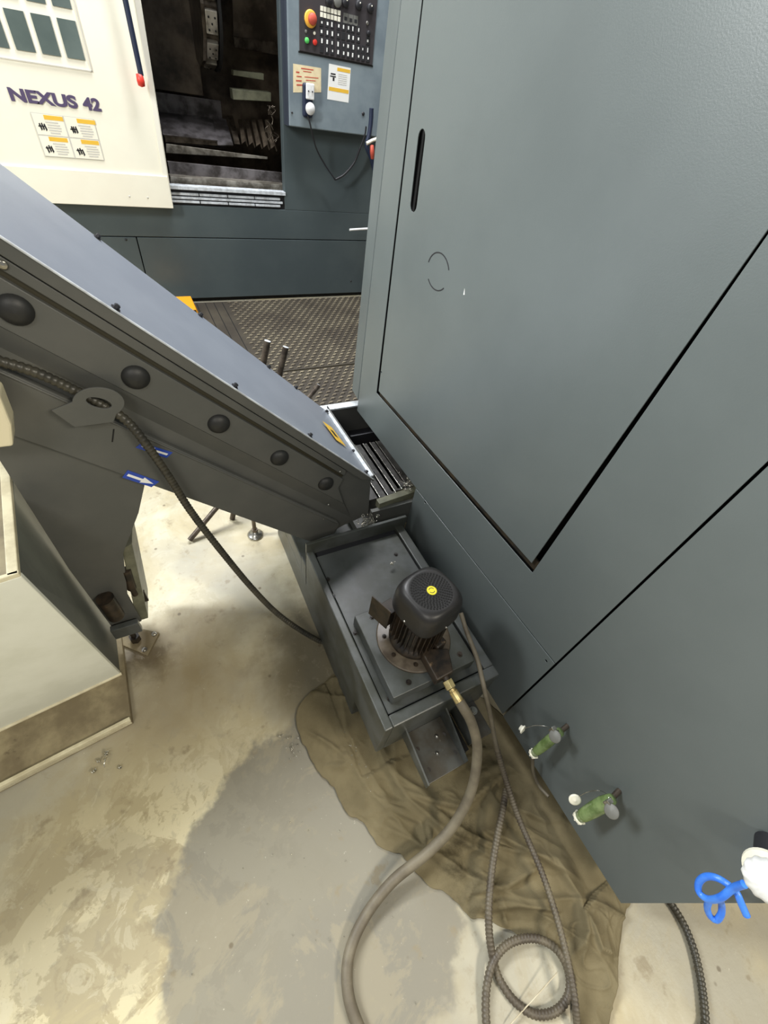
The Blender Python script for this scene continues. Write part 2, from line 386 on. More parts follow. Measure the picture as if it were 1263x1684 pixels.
# oil filler cups on the end panel
def oilcup(base, mouth, r, lid, name, lab):
    t = thing(name, lab[0], 'oil cup', (XF, base.y, base.z))
    d = (mouth - base); L = d.length; a = d.normalized()
    e = base
    B().cyl((XF, e.y + .004, e.z), e, .007, n=14).build('stem', 'bar', t)
    B().lathe(e, a, [(0, -.012), (.012, -.010), (r * .8, 0), (r, L * .18), (r * 1.03, L * .45), (r * .92, L * .8), (r * .72, L), (0, L)], 20).build('glass_body', 'green', t)
    b = B()
    for k in range(7):
        tt = 2 * math.pi * k / 7
        u = a.orthogonal().normalized(); w = a.cross(u); q = mouth + (u * math.cos(tt) + w * math.sin(tt)) * r * .72
        b.cyl(q - a * .004, q + a * .006, .0055, .002, n=6, smooth=False)
    b.cyl(mouth - a * .006, mouth + a * .002, r * .84, n=18); b.build('crown_nut', 'cap_white', t)
    B().lathe(lid, (-1, .1, .75), [(0, -.002), (.016, -.002), (.0168, .002), (.015, .004), (0, .005)], 22).build('flip_lid', 'cap_grey', t)
    B().box(lid + Vector((.0, .012, -.012)), lid + Vector((.014, .022, .01))).cyl(lid + Vector((.004, .012, 0)), base + Vector((0, .004, .008)), .003).build('lid_hinge', 'steel', t, .001)
    return t
c1b, c1m = PX(918, 1206, .745), PX(877, 1240, .715)
t1 = oilcup(c1b, c1m, .0145, PX(913, 1211, .715), 'oil_cup', ['green oil cup with grey flip lid, the one nearer the vertical panel seam'])
c2b, c2m = PX(1003, 1316, .745), PX(952, 1345, .71)
t2 = oilcup(c2b, c2m, .018, PX(1006, 1334, .705), 'oil_cup', ['bulging green oil cup with grey flip lid, the one lower down the end panel'])
def whitecap(px, r, wire, name, lab, rot):
    c = PX(px[0], px[1], .71); t = thing(name, lab, 'cap', c)
    B().lathe(c, rot, [(0, -.008), (.008, -.008), (.009, -.002), (r, 0), (r * 1.02, .004), (r * .8, .004), (0, .0075)], 20).build('cap_disc', 'cap_white', t)
    B().tube([c] + wire, .0009, 6).build('retaining_wire', 'steel', t)
whitecap((859, 1199), .013, [PX(880, 1193, .73), PX(900, 1195, .75), PX(911, 1198, .783)], 'loose_cap', 'small white plastic cap on a wire beside the upper green oil cup', (.3, -1, .3))
whitecap((945, 1314), .0155, [PX(965, 1303, .73), PX(985, 1300, .74), PX(997, 1305, .783)], 'loose_cap', 'larger white plastic cap on a wire beside the lower green oil cup', (-.6, -.6, .6))
# white scalloped knob and blue coil
kc = PX(1262, 1449, .70)
kt = thing('scalloped_knob', 'big white scalloped plastic cover at the right edge of the picture', 'knob', kc)
b = B(); n = 72; prof = [(0.0, -.023), (.022, -.022), (.030, -.014), (.033, 0), (.030, .011), (.020, .018), (0.0, .019)]
vs = []
kd = Vector((-1, -.15, .5)).normalized(); ku = kd.orthogonal().normalized(); kw = kd.cross(ku)
for r, h in prof:
    for i in range(n):
        t = 2 * math.pi * i / n; rr = max(r * (1 + .035 * math.cos(12 * t)), 1e-4)
        vs.append(kc + kd * h + (ku * math.cos(t) + kw * math.sin(t)) * rr)
b.add(vs, [(k * n + i, k * n + (i + 1) % n, (k + 1) * n + (i + 1) % n, (k + 1) * n + i) for k in range(len(prof) - 1) for i in range(n)], True)
b.build('cover', 'white', kt)
B().cyl(kc - kd * .024, kc - kd * .031, .034, n=32).build('rim_ring', 'cap_white', kt, .002)
B().cyl(kc - kd * .031, (XF, kc.y + .02, kc.z - .03), .02, n=18).build('mount_stem', 'dark', kt)
bl = [(1224, 1454, .70), (1205, 1461, .70), (1185, 1476, .69), (1165, 1479, .69), (1150, 1468, .69), (1149, 1452, .695), (1160, 1442, .70), (1177, 1443, .705), (1195, 1453, .71), (1210, 1466, .71), (1220, 1488, .71), (1228, 1506, .71)]
ob = B().tube([PX(x, y, X) for x, y, X in bl], .0062, 12, .004)
ob.tube([PX(x, y, X) for x, y, X in [(1166, 1480, .69), (1163, 1493, .695), (1168, 1507, .70), (1178, 1513, .705), (1186, 1503, .71), (1187, 1490, .71), (1184, 1477, .70)]], .0058, 12, .004)
tag(ob.build('coiled_cord', 'blue'), 'shiny blue plastic cord looped in a bow by the white cover', 'cord')

# ================================================================== CHIP CONVEYOR
TH = math.radians(44.3); CU, SU = math.cos(TH), math.sin(TH)
def UV(u, v, y): return Vector((u * CU + v * SU, y, -u * SU + v * CU))
YN, YFAR = .95, 1.385
conv = thing('chip_conveyor', 'long grey chip conveyor rising from under the right machine to upper left', 'conveyor', (.3, 1.1, 0))
U0 = -1.75
side = [(U0, .474), (.01, .483), (.075, .557), (.092, .60), (.148, .69), (-.01, .833), (U0, .833)]
def uvp(b, pts, y0, y1): return b.hexa([UV(u, v, y0) for u, v in pts], [UV(u, v, y1) for u, v in pts])
uvp(B(), side, YN + .012, YN + .0130).build('side_plate', 'paint_conv', conv, .0015)
uvp(B(), [(U0, .474), (.01, .483), (.072, .557), (.055, .600), (.03, .612), (U0, .612)], YN - .004, YN + .012).build('lower_panel', 'paint_conv', conv, .003)
b = B(); b.hexa([UV(u, v, y) for u, v, y in ((U0, .645, YN + .012), (U0, .691, YN - .006), (U0, .691, YN + .012))], [UV(u, v, y) for u, v, y in ((.085, .645, YN + .012), (-.02, .691, YN - .006), (-.02, .691, YN + .012))])
b.build('bevelled_strip', 'paint_conv', conv)
uvp(B(), [(U0, .691), (-.02, .691), (-.10, .735), (-.115, .772), (U0, .772)], YN - .006, YN + .012).build('bearing_strip', 'paint_conv', conv, .002)
uvp(B(), [(U0, .772), (-.118, .772), (-.118, .782), (U0, .782)], YN + .004, YN + .013).build('groove', 'grease', conv)
uvp(B(), [(U0, .783), (-.12, .783), (-.13, .803), (U0, .803)], YN - .003, YN + .012).build('upper_strip', 'paint_conv', conv, .002)
uvp(B(), [(U0, .807), (-.05, .807), (-.012, .833), (U0, .833)], YN - .010, YN + .012).build('cover_flange', 'paint_conv', conv, .002)
# thin round-edged bead under band 4
B().tube([UV(U0, .606, YN - .004), UV(-.6, .606, YN - .004), UV(.04, .606, YN - .004)], .003, 8, .2).build('edge_bead', 'paint_conv', conv)
# top cover sheet
tc0 = [UV(U0, .835, YN - .013), UV(-.012, .835, YN - .013), UV(-.010, .823, YFAR), UV(U0, .823, YFAR)]
dn = Vector((SU, 0, CU)) * -.003
B().hexa(tc0, [p + dn for p in tc0]).build('top_cover', 'paint_cover_lit', conv, .001)
B().hexa([UV(U0, .82, YFAR), UV(-.01, .82, YFAR), UV(.05, .76, YFAR), UV(.14, .60, YFAR), UV(.05, .50, YFAR), UV(U0, .48, YFAR)],
         [UV(U0, .82, YFAR - .01), UV(-.01, .82, YFAR - .01), UV(.05, .76, YFAR - .01), UV(.14, .60, YFAR - .01), UV(.05, .50, YFAR - .01), UV(U0, .48, YFAR - .01)]).build('far_side_plate', 'paint_conv', conv)
B().hexa([UV(U0, .476, YN), UV(.01, .484, YN), UV(.01, .484, YFAR), UV(U0, .476, YFAR)], [UV(U0, .482, YN), UV(.01, .490, YN), UV(.01, .490, YFAR), UV(U0, .482, YFAR)]).build('bottom_plate', 'paint_conv', conv)
B().tube([UV(U0, .8335, YN - .0115), UV(-.9, .8335, YN - .0115), UV(-.015, .8335, YN - .0115)], .0024, 8, .3).build('cover_edge_highlight', 'flange', conv)  # pale tube painted as the bright highlight along the cover edge
# folded nose of the cover + white end flange
nose = [UV(-.012, .835, YN - .013), UV(.006, .836, YN - .013), UV(.010, .824, YFAR + .012), UV(-.012, .824, YFAR + .012)]
A0, A1 = PY(609, 783, YN - .01), PY(533, 671, YFAR + .01)
w = Vector((.018, 0, .002))
B().hexa([A0, A0 + w, A1 + w, A1], [p + Vector((0, 0, -.006)) for p in (A0, A0 + w, A1 + w, A1)]).build('end_flange', 'flange', conv, .001)
B().hexa([A0 + w, A1 + w, A1 + w + Vector((0, 0, -.03)), A0 + w + Vector((0, 0, -.03))], [p + Vector((-.006, 0, 0)) for p in (A0 + w, A1 + w, A1 + w + Vector((0, 0, -.03)), A0 + w + Vector((0, 0, -.03)))]).build('flange_lip', 'paint_conv', conv)
b0 = B()
for (x, y, yy) in ((613, 777, YN + .004), (537.5, 676.5, YFAR), (581, 742, 1.09), (525, 673, YFAR)):
    hb = B(); hexbolt(hb, hit(x, y, (A0 + A1) / 2 + Vector((0, 0, .001)), (0, 0, 1)), (0, 0, 1), .0055, .006); hb.build('flange_bolt', 'dark', conv)
for (u, y) in ((-.887, YN), (-.61, YN), (-.341, YN), (-.055, YN), (-.896, YFAR - .01), (-.608, YFAR - .01), (-.336, YFAR - .01), (-.20, YFAR - .01), (-1.15, YN), (-1.16, YFAR - .01)):
    hb = B(); hexbolt(hb, UV(u, .835 if y < 1.2 else .825, y), (SU, 0, CU), .0055, .008); hb.build('cover_bolt', 'dark', conv)
# dark domes
for i in range(-1, 5):
    c = Vector((-.204 + .1495 * i, YN - .006, 1.224 - .148 * i)); b = B()
    b.lathe(c, (0, -1, 0), [(.0275, 0), (.027, .003), (.022, .010), (.012, .0145), (0, .016)], 24); b.build('bearing_cap', 'domes', conv)
for (x, y, r) in ((5, 435, .0075), (559, 775, .003), (540, 829.5, .003), (532, 853, .002)):
    b = B(); b.lathe(PY(x, y, YN - .001), (0, -1, 0), [(r, 0), (r, .004), (r * .6, .004), (0, .005)], 12); b.build('side_screw', 'steel', conv)
# swivel: yellow caution diamond on the cover end
pc = [hit(x, y, UV(-.1, .8355, 1.2), (SU, 0, CU)) for x, y in ((530, 693), (545, 703), (569, 735), (553, 724))]
pc = [p + Vector((SU, 0, CU)) * .001 for p in pc]
B().prism(pc, (0, 0, .0006)).build('caution_diamond', 'stickyel', conv)
pi = [pc[0].lerp(pc[2], .32), pc[1].lerp(pc[3], .3), pc[2].lerp(pc[0], .32), pc[3].lerp(pc[1], .3)]
B().prism([p + Vector((0, 0, .0007)) for p in pi], (0, 0, .0004)).build('caution_symbol', 'grease', conv)
# blue arrow stickers
def qmap(q, s, t):
    return (q[0] * (1 - s) + q[1] * s) * (1 - t) + (q[3] * (1 - s) + q[2] * s) * t
def arrow(pix, flip, nm):
    q = [PY(x, y, YN - .0045) for x, y in pix]
    o = B().prism(q, (0, -.0006, 0)).build('arrow_sticker', 'stickblue', conv)
    pts = [(.08, .36), (.55, .36), (.55, .12), (.93, .5), (.55, .88), (.55, .64), (.08, .64)]
    if flip: pts = [(1 - s, t) for s, t in pts]
    B().prism([qmap(q, s, t) + Vector((0, -.0007, 0)) for s, t in pts], (0, -.0004, 0)).build('white_arrow', 'stickwhite', o)
arrow([(210, 773), (262, 792), (249, 801), (201, 785)], False, 'a')
arrow([(233, 728), (284, 744), (274, 753), (223, 736)], True, 'b')
# hose bracket: round-headed tab with a hole
rc = PY(163, 663, .915)
outl = []
for i in range(25):
    t = math.radians(-60 + 225 * i / 24); outl.append(rc + Vector((math.cos(t) * .046, 0, math.sin(t) * .036)))
outl = [rc + Vector((-.085, 0, -.004))] + outl[::-1] + [rc + Vector((.012, 0, -.050)), rc + Vector((-.06, 0, -.050))]
plate_hole(outl, [oval(rc + Vector((0, 0, 0)), Vector((.020, 0, -.010)), Vector((.004, 0, .011)), 20)], (0, .004, 0), 'hose_bracket', 'paint_conv', conv, .001)
B().box((rc.x - .05, .918, rc.z - .045), (rc.x + .0, YN - .003, rc.z - .03)).build('bracket_foot', 'paint_conv', conv)
p = PY(184, 716, YN - .0045); B().prism([p + Vector((-.006, 0, -.018)), p + Vector((-.003, 0, -.018)), p + Vector((.010, 0, .016)), p + Vector((.007, 0, .016))], (0, -.0005, 0)).build('scratch', 'black', conv)
# support leg
def legp(b, pts, y0, y1): return b.hexa([PY(x, y, y0) if isinstance(x, (int, float)) else None for x, y in pts], [PY(x, y, y0) + Vector((0, y1 - y0, 0)) for x, y in pts])
LG = [(-.36, 1.0), (-.33, 1.03), (-.095, .80), (-.112, .765), (-.155, .66), (-.234, .512), (-.280, .30), (-.282, .13), (-.37, .11), (-.375, .5)]
B().hexa([Vector((x, .9635, z)) for x, z in LG], [Vector((x, .9735, z)) for x, z in LG]).build('support_leg', 'paint_conv', conv, .001)
B().hexa([Vector((x, .974, z)) for x, z in ((-.235, .52), (-.205, .53), (-.262, .12), (-.30, .12))], [Vector((x + .012, 1.10, z)) for x, z in ((-.235, .52), (-.205, .53), (-.262, .12), (-.30, .12))]).build('leg_flange', 'beam', conv, .002)
B().box((-.37, .930, .115), (-.285, .952, .175)).build('leg_crossbar', 'paint_tank', conv, .003)
ca = PY(183, 1000, .94); B().cyl(ca + Vector((0, .0, -.05)), ca + Vector((0, 0, .06)), .025, n=18).build('leg_jack', 'rust', conv, .003)
b = B(); b.cyl((-.262, .975, .32), (-.252, .975, .42), .014, n=14); b.cyl((-.262, .975, .28), (-.262, .975, .32), .009); b.box((-.262, .99, .20), (-.238, 1.0, .26)); b.build('leg_latch', 'rust', conv, .001)
ft = [PZ(x, y, .012) for x, y in ((206, 1028), (262, 1040), (242, 1078), (180, 1052))]
fp = B().prism(ft, (0, 0, -.012)).build('foot_plate', 'bin_mud', conv, .002)
for x, y in ((254, 1043), (238, 1069), (195, 1056)):
    b = B(); p = PZ(x, y, .013); b.cyl(p, p + Vector((0, 0, .004)), .009, n=16); b.cyl(p + Vector((0, 0, .004)), p + Vector((0, 0, .012)), .0062, .0055, n=12); b.build('foot_bolt', 'steel', fp)
p = PZ(224, 1052, .013); b = B(); b.cyl(p, p + Vector((0, 0, .03)), .018, n=6, smooth=False); b.cyl(p + Vector((0, 0, .03)), p + Vector((0, 0, .12)), .009, n=12); b.build('foot_nut', 'rust', fp, .001)
# horizontal trough that runs under the machine, hinged steel belt
B().box((.60, 1.60, .28), (1.64, 1.615, .45)).box((.56, 1.392, .28), (.60, 1.615, .45)).build('trough_far_wall', 'paint_conv', conv, .001)
B().box((.585, 1.585, .45), (.835, 1.625, .458)).build('trough_rim', 'flange', conv)
pb = [PZ(x, y, .45) for x, y in ((612, 812), (626, 834), (684, 814), (684, 800), (652, 812), (628, 824))]
B().box((.60, .955, .28), (1.64, .972, .405)).build('trough_near_wall', 'paint_conv', conv)
bm0 = PZ(624, 829, .43); bm1 = PZ(690, 806, .43)
B().hexa([bm0, bm1, bm1 + Vector((0, .03, 0)), bm0 + Vector((0, .03, 0))], [p + Vector((0, 0, -.035)) for p in (bm0, bm1, bm1 + Vector((0, .03, 0)), bm0 + Vector((0, .03, 0)))]).build('belt_guide_beam', 'beam', conv, .002)
B().box((.555, .972, .26), (.75, 1.385, .30)).build('trough_floor', 'paint_conv', conv)
B().box((.75, 1.35, .26), (1.64, 1.60, .30)).box((.60, 1.385, .26), (.75, 1.6, .30)).build('trough_back_floor', 'dark', conv)
B().hexa([Vector((.57, 1.385, .62)), Vector((.69, 1.385, .44)), Vector((1.2, 1.385, .44)), Vector((1.2, 1.385, .30)), Vector((.57, 1.385, .30))],
         [Vector((.57, 1.392, .62)), Vector((.69, 1.392, .44)), Vector((1.2, 1.392, .44)), Vector((1.2, 1.392, .30)), Vector((.57, 1.392, .30))]).build('trough_divider', 'dark', conv)
ends = [((606, 792), (625, 818), 1.0), ((618, 790), (639, 815.5), 1), ((603.4, 750), (652.5, 812), 1), ((614.8, 745.6), (661, 804), 1), ((631, 750), (670, 799), 1), ((640, 745), (690, 805), 1)]
for i, (a, c_, k) in enumerate(ends):
    p, q = PZ(*c_, .425), PZ(*a, .425)
    p.y = max(p.y, 1.005); d = (q - p); d = Vector((0, 1, 0)); L = max((q - p).length, .1)
    L = 1.34 - p.y
    s_ = B(); s_.box((p.x - .046, p.y - .0, .416), (p.x - .0025, p.y + L, .423)); o = s_.build('belt_slat', 'slat', conv)
    B().cyl(p, p + d * L, .0016, n=10).build('hinge_pin', 'steel', o)

# metal swarf
def swarf(name, lab, c, spread, n, size, z0, group=None):
    b = B()
    for i in range(n):
        p = Vector(c) + Vector((random.gauss(0, spread[0]), random.gauss(0, spread[1]), 0)); p.z = z0 + random.random() * spread[2] + .002
        R = size * (.4 + random.random()); turns = random.random() * 2 + .5; a0 = random.random() * 6.3
        d = Vector((random.gauss(0, 1), random.gauss(0, 1), random.random() * .4)).normalized()
        u = d.orthogonal().normalized(); w_ = d.cross(u)
        pts = [p + d * (t * R * .9) + (u * math.cos(a0 + t * 6.28 * turns) + w_ * math.sin(a0 + t * 6.28 * turns)) * R * .5 + Vector((0, 0, R * .5)) for t in [k / 9 for k in range(10)]]
        b.tube(pts, size * .09, 4, size * .4)
    o = b.build(name, 'swarf'); o['kind'] = 'stuff'; o['label'] = lab; o['category'] = 'metal chips'; return o
c = PZ(601, 842, .42)
swarf('metal_swarf', 'heap of curled bright metal chips at the lower end of the conveyor', (c.x, c.y - .03, 0), (.022, .012, .05), 46, .010, .37)
c = PZ(668, 800, .43); swarf('metal_swarf', 'dark tangle of metal chips on the conveyor belt by the right machine', (c.x, c.y, 0), (.018, .02, .02), 26, .011, .43)
c = PZ(480, 1222, 0); swarf('metal_swarf', 'bright curled metal chips on the floor at the left tip of the cloth', (c.x, c.y, 0), (.018, .022, .004), 16, .008, 0)
c = PZ(585, 1240, .03); swarf('metal_swarf', 'sparse metal chips lying on the brown cloth beside the pump tank', (c.x, c.y, 0), (.02, .06, .002), 14, .005, .042)
c = PZ(165, 1265, 0); swarf('metal_swarf', 'few long metal chips on the floor below the pale bin', (c.x, c.y, 0), (.02, .02, .002), 5, .018, 0)
c = PZ(645, 930, .385); swarf('metal_swarf', 'small bright curl of metal chips on the pump tank lid', (c.x, c.y, 0), (.003, .003, .006), 7, .009, .386)
c = PZ(720, 1230, .2); swarf('metal_swarf', 'metal crumbs on the bracket in front of the pump tank', (c.x, c.y, 0), (.03, .03, 0), 10, .003, .223)
c = PZ(500, 1540, 0); swarf('metal_swarf', 'fine metal crumbs scattered over the open floor in front', (c.x, c.y, 0), (.20, .16, 0), 34, .0035, 0)

# ================================================================== PUMP TANK
tank = thing('coolant_tank', 'dark slate coolant tank with raised rim below the conveyor, pump standing on it', 'tank', (.5, .57, 0))
TL, TR, TN, TF, ZR = .303, .70, .228, .885, .38
ri = [PZ(x, y, ZR) for x, y in ((523, 925), (616, 1172), (796, 1092), (642, 878))]
li, lni, lri = .329, .262, .665
# box walls with rim
b = B(); b.box((TL, TN, .165), (li, TF, ZR)); b.box((li, TN, .165), (TR, lni, ZR)); b.box((lri, lni, .165), (TR, TF, ZR)); b.build('rim_walls', 'paint_tank', tank, .004)
B().box((TL, TF - .012, .165), (TR + .01, TF, .425)).build('back_wall', 'paint_tank', tank, .002)
B().box((li, lni, .165), (lri, TF - .012, .362)).build('sump', 'black', tank)
B().box((li + .004, lni + .004, .362), (lri - .004, TF - .035, .370)).build('lid', 'paint_tank', tank, .0015)
B().box((li + .01, TF - .035, .355), (lri - .004, TF - .012, .365)).build('lid_hinge_strip', 'dark', tank)
B().box((TL + .004, TN + .17, 0), (TR - .04, 1.30, .165)).box((TL + .003, TF + .002, .165), (TR - .04, .945, .27)).box((TL + .004, .945, .165), (TR - .04, 1.30, .25)).build('lower_tank', 'paint_tank', tank, .004)
for x, y in ((539, 953), (651, 912), (584, 1041), (641, 1149), (766, 1092), (548, 980)):
    b = B(); hexbolt(b, PZ(x, y, .370), (0, 0, 1), .0055, .005); b.build('lid_bolt', 'rust', tank)
for x, y, r in ((546, 944, .004), (522, 930, .003), (556, 1003, .002), (602, 1076, .002)):
    pass
# brackets
bk = B().box((.392, .083, .205), (.528, TN, .211)).build('bracket', 'oldsteel', tank, .001)
M['bracketp'] = mat('bracket_paint', (84, 84, 80), .4, col2=(70, 64, 54), nscale=14)
bk.data.materials[0] = M['bracketp']
B().hexa([Vector((.388, .078, .205)), Vector((.388, TN, .205)), Vector((.388, TN, .268)), Vector((.388, .078, .238))], [Vector((.393, .078, .205)), Vector((.393, TN, .205)), Vector((.393, TN, .268)), Vector((.393, .078, .238))]).build('bracket_fin', 'paint_tank', bk)
B().hexa([Vector((.527, .083, .205)), Vector((.527, TN, .205)), Vector((.527, TN, .285)), Vector((.527, .083, .235))], [Vector((.532, .083, .205)), Vector((.532, TN, .205)), Vector((.532, TN, .285)), Vector((.532, .083, .235))]).build('bracket_fin', 'paint_tank', bk)
for x, y in ((687, 1232), (705, 1266), (730, 1208), (748, 1238)):
    b = B(); b.cyl(PZ(x, y, .2112), PZ(x, y, .2105), .0065, n=14, smooth=False); b.build('bolt_hole', 'rust', bk)
for x, y in ((719, 1239), (718, 1211)):
    b = B(); b.lathe(PZ(x, y, .211), (0, 0, 1), [(.006, 0), (.0055, .003), (0, .005)], 12); b.build('weld_spot', 'steel', bk)
bk2 = B().box((.578, .12, .185), (.668, TN, .192)).build('bracket', 'rust', tank, .001); bk2.data.materials[0] = M['bracketp']
B().box((.575, .12, .185), (.580, TN, .27)).build('bracket_fin', 'paint_tank', bk2)
b = B(); p = PZ(778, 1169, .193); b.cyl(p, p + Vector((0, 0, .003)), .014, n=18); b.cyl(p + Vector((0, 0, .003)), p + Vector((0, 0, .012)), .0095, n=6, smooth=False); b.build('bracket_bolt', 'steel', bk2, .0005)
B().box((.585, .2, .165), (.66, .30, .185)).build('bracket_pad', 'dark', bk2)
B().box((.545, .11, .03), (.565, TN, .20)).build('inner_post', 'black', tank)

# pump
pump = thing('coolant_pump', 'black finned electric coolant pump with perforated fan cover and yellow disc', 'pump', (.493, .42, .37))
pl = [PZ(x, y, .420) for x, y in ((586, 1013), (656, 1143), (781, 1082))]
bx0, bx1, by0, by1 = .352, .632, .287, .560
B().box((bx0, by0, .3705), (bx1, by1, .420)).build('mounting_block', 'paint_tank', pump, .002)
for x, y in ((612, 1015), (672, 1122), (756, 1076), (713, 1003)):
    b = B(); hexbolt(b, PZ(x, y, .420), (0, 0, 1), .0055, .005); b.build('block_bolt', 'rust', pump)
PC = Vector((.493, .428, 0))
B().lathe(PC + Vector((0, 0, .420)), (0, 0, 1), [(0, 0), (.116, 0), (.116, .004), (.112, .006), (0, .006)], 48).build('flange_disc', 'flangebrown', pump)
for t in (200, 245, 160, 20, 290, 110):
    b = B(); q = PC + Vector((math.cos(math.radians(t)) * .092, math.sin(math.radians(t)) * .092, .426)); hexbolt(b, q, (0, 0, 1), .0045, .005); b.build('flange_bolt', 'rust', pump)
B().lathe(PC + Vector((0, 0, .426)), (0, 0, 1), [(.078, 0), (.078, .012), (.068, .02), (.060, .03), (.060, .19), (0, .19)], 36).build('motor_body', 'rust', pump)
b = B()
for k in range(32):
    t = 2 * math.pi * k / 32; R = Matrix.Rotation(t, 3, 'Z'); ln = .074 + .006 * abs(math.sin(2 * (t - .2)))
    vs = [R @ Vector(p) for p in ((.055, -.0016, .455), (ln, -.0012, .455), (ln, .0012, .455), (.055, .0016, .455), (.055, -.0016, .605), (ln, -.0012, .605), (ln, .0012, .605), (.055, .0016, .605))]
    b.add([v + PC for v in vs], [(0, 3, 2, 1), (4, 5, 6, 7), (0, 1, 5, 4), (1, 2, 6, 5), (2, 3, 7, 6), (3, 0, 4, 7)])
b.build('cooling_fins', 'rust', pump)
# fan cover: rounded square, rotated
def sq(r, z, e, rot=math.radians(12), n=64):
    out = []
    for i in range(n):
        t = 2 * math.pi * i / n; c_, s_ = math.cos(t), math.sin(t)
        k = (abs(c_) ** e + abs(s_) ** e) ** (-1 / e)
        out.append(PC + Vector((math.cos(t + rot) * k * r, math.sin(t + rot) * k * r, z)))
    return out
rings = [sq(.070, .590, 3.6), sq(.079, .590, 3.6), sq(.0805, .600, 3.6), sq(.079, .650, 3.5), sq(.076, .666, 3.3), sq(.069, .677, 3.0), sq(.062, .681, 2.4), sq(.058, .680, 2), sq(.020, .680, 2), sq(.0001, .680, 2)]
b = B(); n = 64; b.add([p for r in rings for p in r], [(k * n + i, k * n + (i + 1) % n, (k + 1) * n + (i + 1) % n, (k + 1) * n + i) for k in range(len(rings) - 1) for i in range(n)], True)
b.build('fan_cover', 'fan', pump)
b = B()
for k, r in enumerate((.0185, .0245, .0305, .0365, .0425, .0485, .0545)):
    m_ = int(2 * math.pi * r / .0082)
    for i in range(m_):
        t = 2 * math.pi * (i + .5 * (k % 2)) / m_; q = PC + Vector((math.cos(t) * r, math.sin(t) * r, .6803))
        b.cyl(q, q + Vector((0, 0, .0006)), .0028, n=8, smooth=False)
b.build('vent_holes', 'black', pump, kind='stuff')
c = PC + Vector((0, 0, .6805)); B().cyl(c, c + Vector((0, 0, .001)), .0135, n=28, smooth=False).build('yellow_disc', 'yellow', pump)
b = B()
for a0 in (20, 200):
    for i in range(8):
        t0, t1 = math.radians(a0 + i * 16), math.radians(a0 + i * 16 + 16)
        def rp(t, r): return c + Vector((math.cos(t) * r, math.sin(t) * r, .001))
        b.prism([rp(t0, .0068), rp(t1, .0068), rp(t1, .0084), rp(t0, .0084)], (0, 0, .0003))
b.build('rotation_arrows', 'ink', pump)
for t in (192, 282, 12, 102):
    b = B(); q = PC + Vector((math.cos(math.radians(t + 2)) * .0795, math.sin(math.radians(t + 2)) * .0795, .603)); b.lathe(q, (math.cos(math.radians(t)), math.sin(math.radians(t)), 0), [(.0035, 0), (.003, .003), (0, .004)], 10); b.build('cover_screw', 'steel', pump)
B().box((.397, .462, .49), (.437, .505, .56), math.radians(12)).build('terminal_box', 'rust', pump, .002)
B().box((.380, .445, .505), (.384, .515, .60), math.radians(22)).build('terminal_plate', 'rust', pump, .001)
ol = [PZ(x, y, .465) for x, y in ((690, 1066), (719, 1119), (746, 1104), (738, 1066))]
B().prism(ol, (0, 0, -.038)).build('outlet_block', 'rust', pump, .004)
B().box((.515, .35, .43), (.555, .385, .475), math.radians(12)).build('valve_body', 'rust', pump, .006)
f0, f1, f2, f3 = PZ(730, 1108, .45), PZ(735, 1119, .445), PZ(742, 1132, .44), PZ(761, 1162, .42)
B().cyl(f0, f1, .011, n=14).build('outlet_pipe', 'rust', pump)
B().cyl(f1, f2, .0155, n=6, smooth=False).build('hex_nut', 'brass', pump, .001, label='yellow zinc hex nut')
B().cyl(f2, f2.lerp(f3, .2), .010, n=14).cyl(f2.lerp(f3, .15), f3, .0125, .0135, n=12).build('ferrule', 'brass', pump, .001, label='yellow zinc hose ferrule')

# ================================================================== HOSES AND CABLES
h = [f3 - (f3 - f2) * .3, f3, PZ(776, 1190, .375), PZ(785, 1235, .30), PZ(775, 1300, .20), PZ(745, 1358, .12), PZ(700, 1405, .072), PZ(645, 1450, .045), PZ(600, 1508, .024), PZ(574, 1570, .0165), PZ(572, 1630, .0165), PZ(590, 1690, .0165), PZ(625, 1760, .0165), PZ(680, 1850, .0165), Vector((.30, -.75, .0165)), Vector((.55, -1.1, .0165)), Vector((.9, -1.6, .0165))]
tag(B().tube(h, .0145, 16).build('rubber_hose', 'hose'), 'thick dusty rubber hose curving from the pump fitting across the cloth and floor', 'hose')
RING = (1.0, 1.0, .78)
c_ = [PZ(758, 1008, .47), PZ(768, 1040, .45), PZ(785, 1085, .425), PZ(796, 1130, .40), PZ(806, 1175, .33), PZ(818, 1235, .23), PZ(834, 1290, .15), PZ(853, 1345, .085)]
t = thing('pump_cable', 'grey cable in ribbed sleeve running down from the pump to the floor', 'cable', (.6, 0, 0))
B().tube(c_, .0072, 12).build('bare_cable', 'cable', t)
c2_ = [PZ(818, 1235, .23), PZ(834, 1290, .15), PZ(853, 1345, .10), PZ(870, 1385, .088), PZ(893, 1440, .085), PZ(913, 1500, .08), PZ(928, 1555, .075), PZ(940, 1610, .065), PZ(947, 1660, .05), PZ(950, 1720, .012), PZ(950, 1850, .012), Vector((.55, -.95, .012)), Vector((.75, -1.5, .012))]
B().tube(c2_, .0092, 12, .0028, RING).build('ribbed_sleeve', 'conduit', t)
lp = [PZ(832, 1300, .055), PZ(827, 1330, .075), PZ(818, 1375, .080), PZ(809, 1430, .080), PZ(804, 1490, .070), PZ(805, 1540, .045), PZ(814, 1590, .014), PZ(828, 1622, .011), PZ(850, 1650, .011), PZ(880, 1668, .011), PZ(912, 1664, .012), PZ(933, 1640, .014), PZ(936, 1605, .020), PZ(922, 1570, .032), PZ(898, 1549, .034), PZ(868, 1543, .030), PZ(835, 1553, .028), PZ(812, 1580, .030), PZ(801, 1620, .02), PZ(799, 1670, .012), PZ(806, 1730, .012), PZ(820, 1800, .012), Vector((.47, -.9, .012)), Vector((.62, -1.5, .012))]
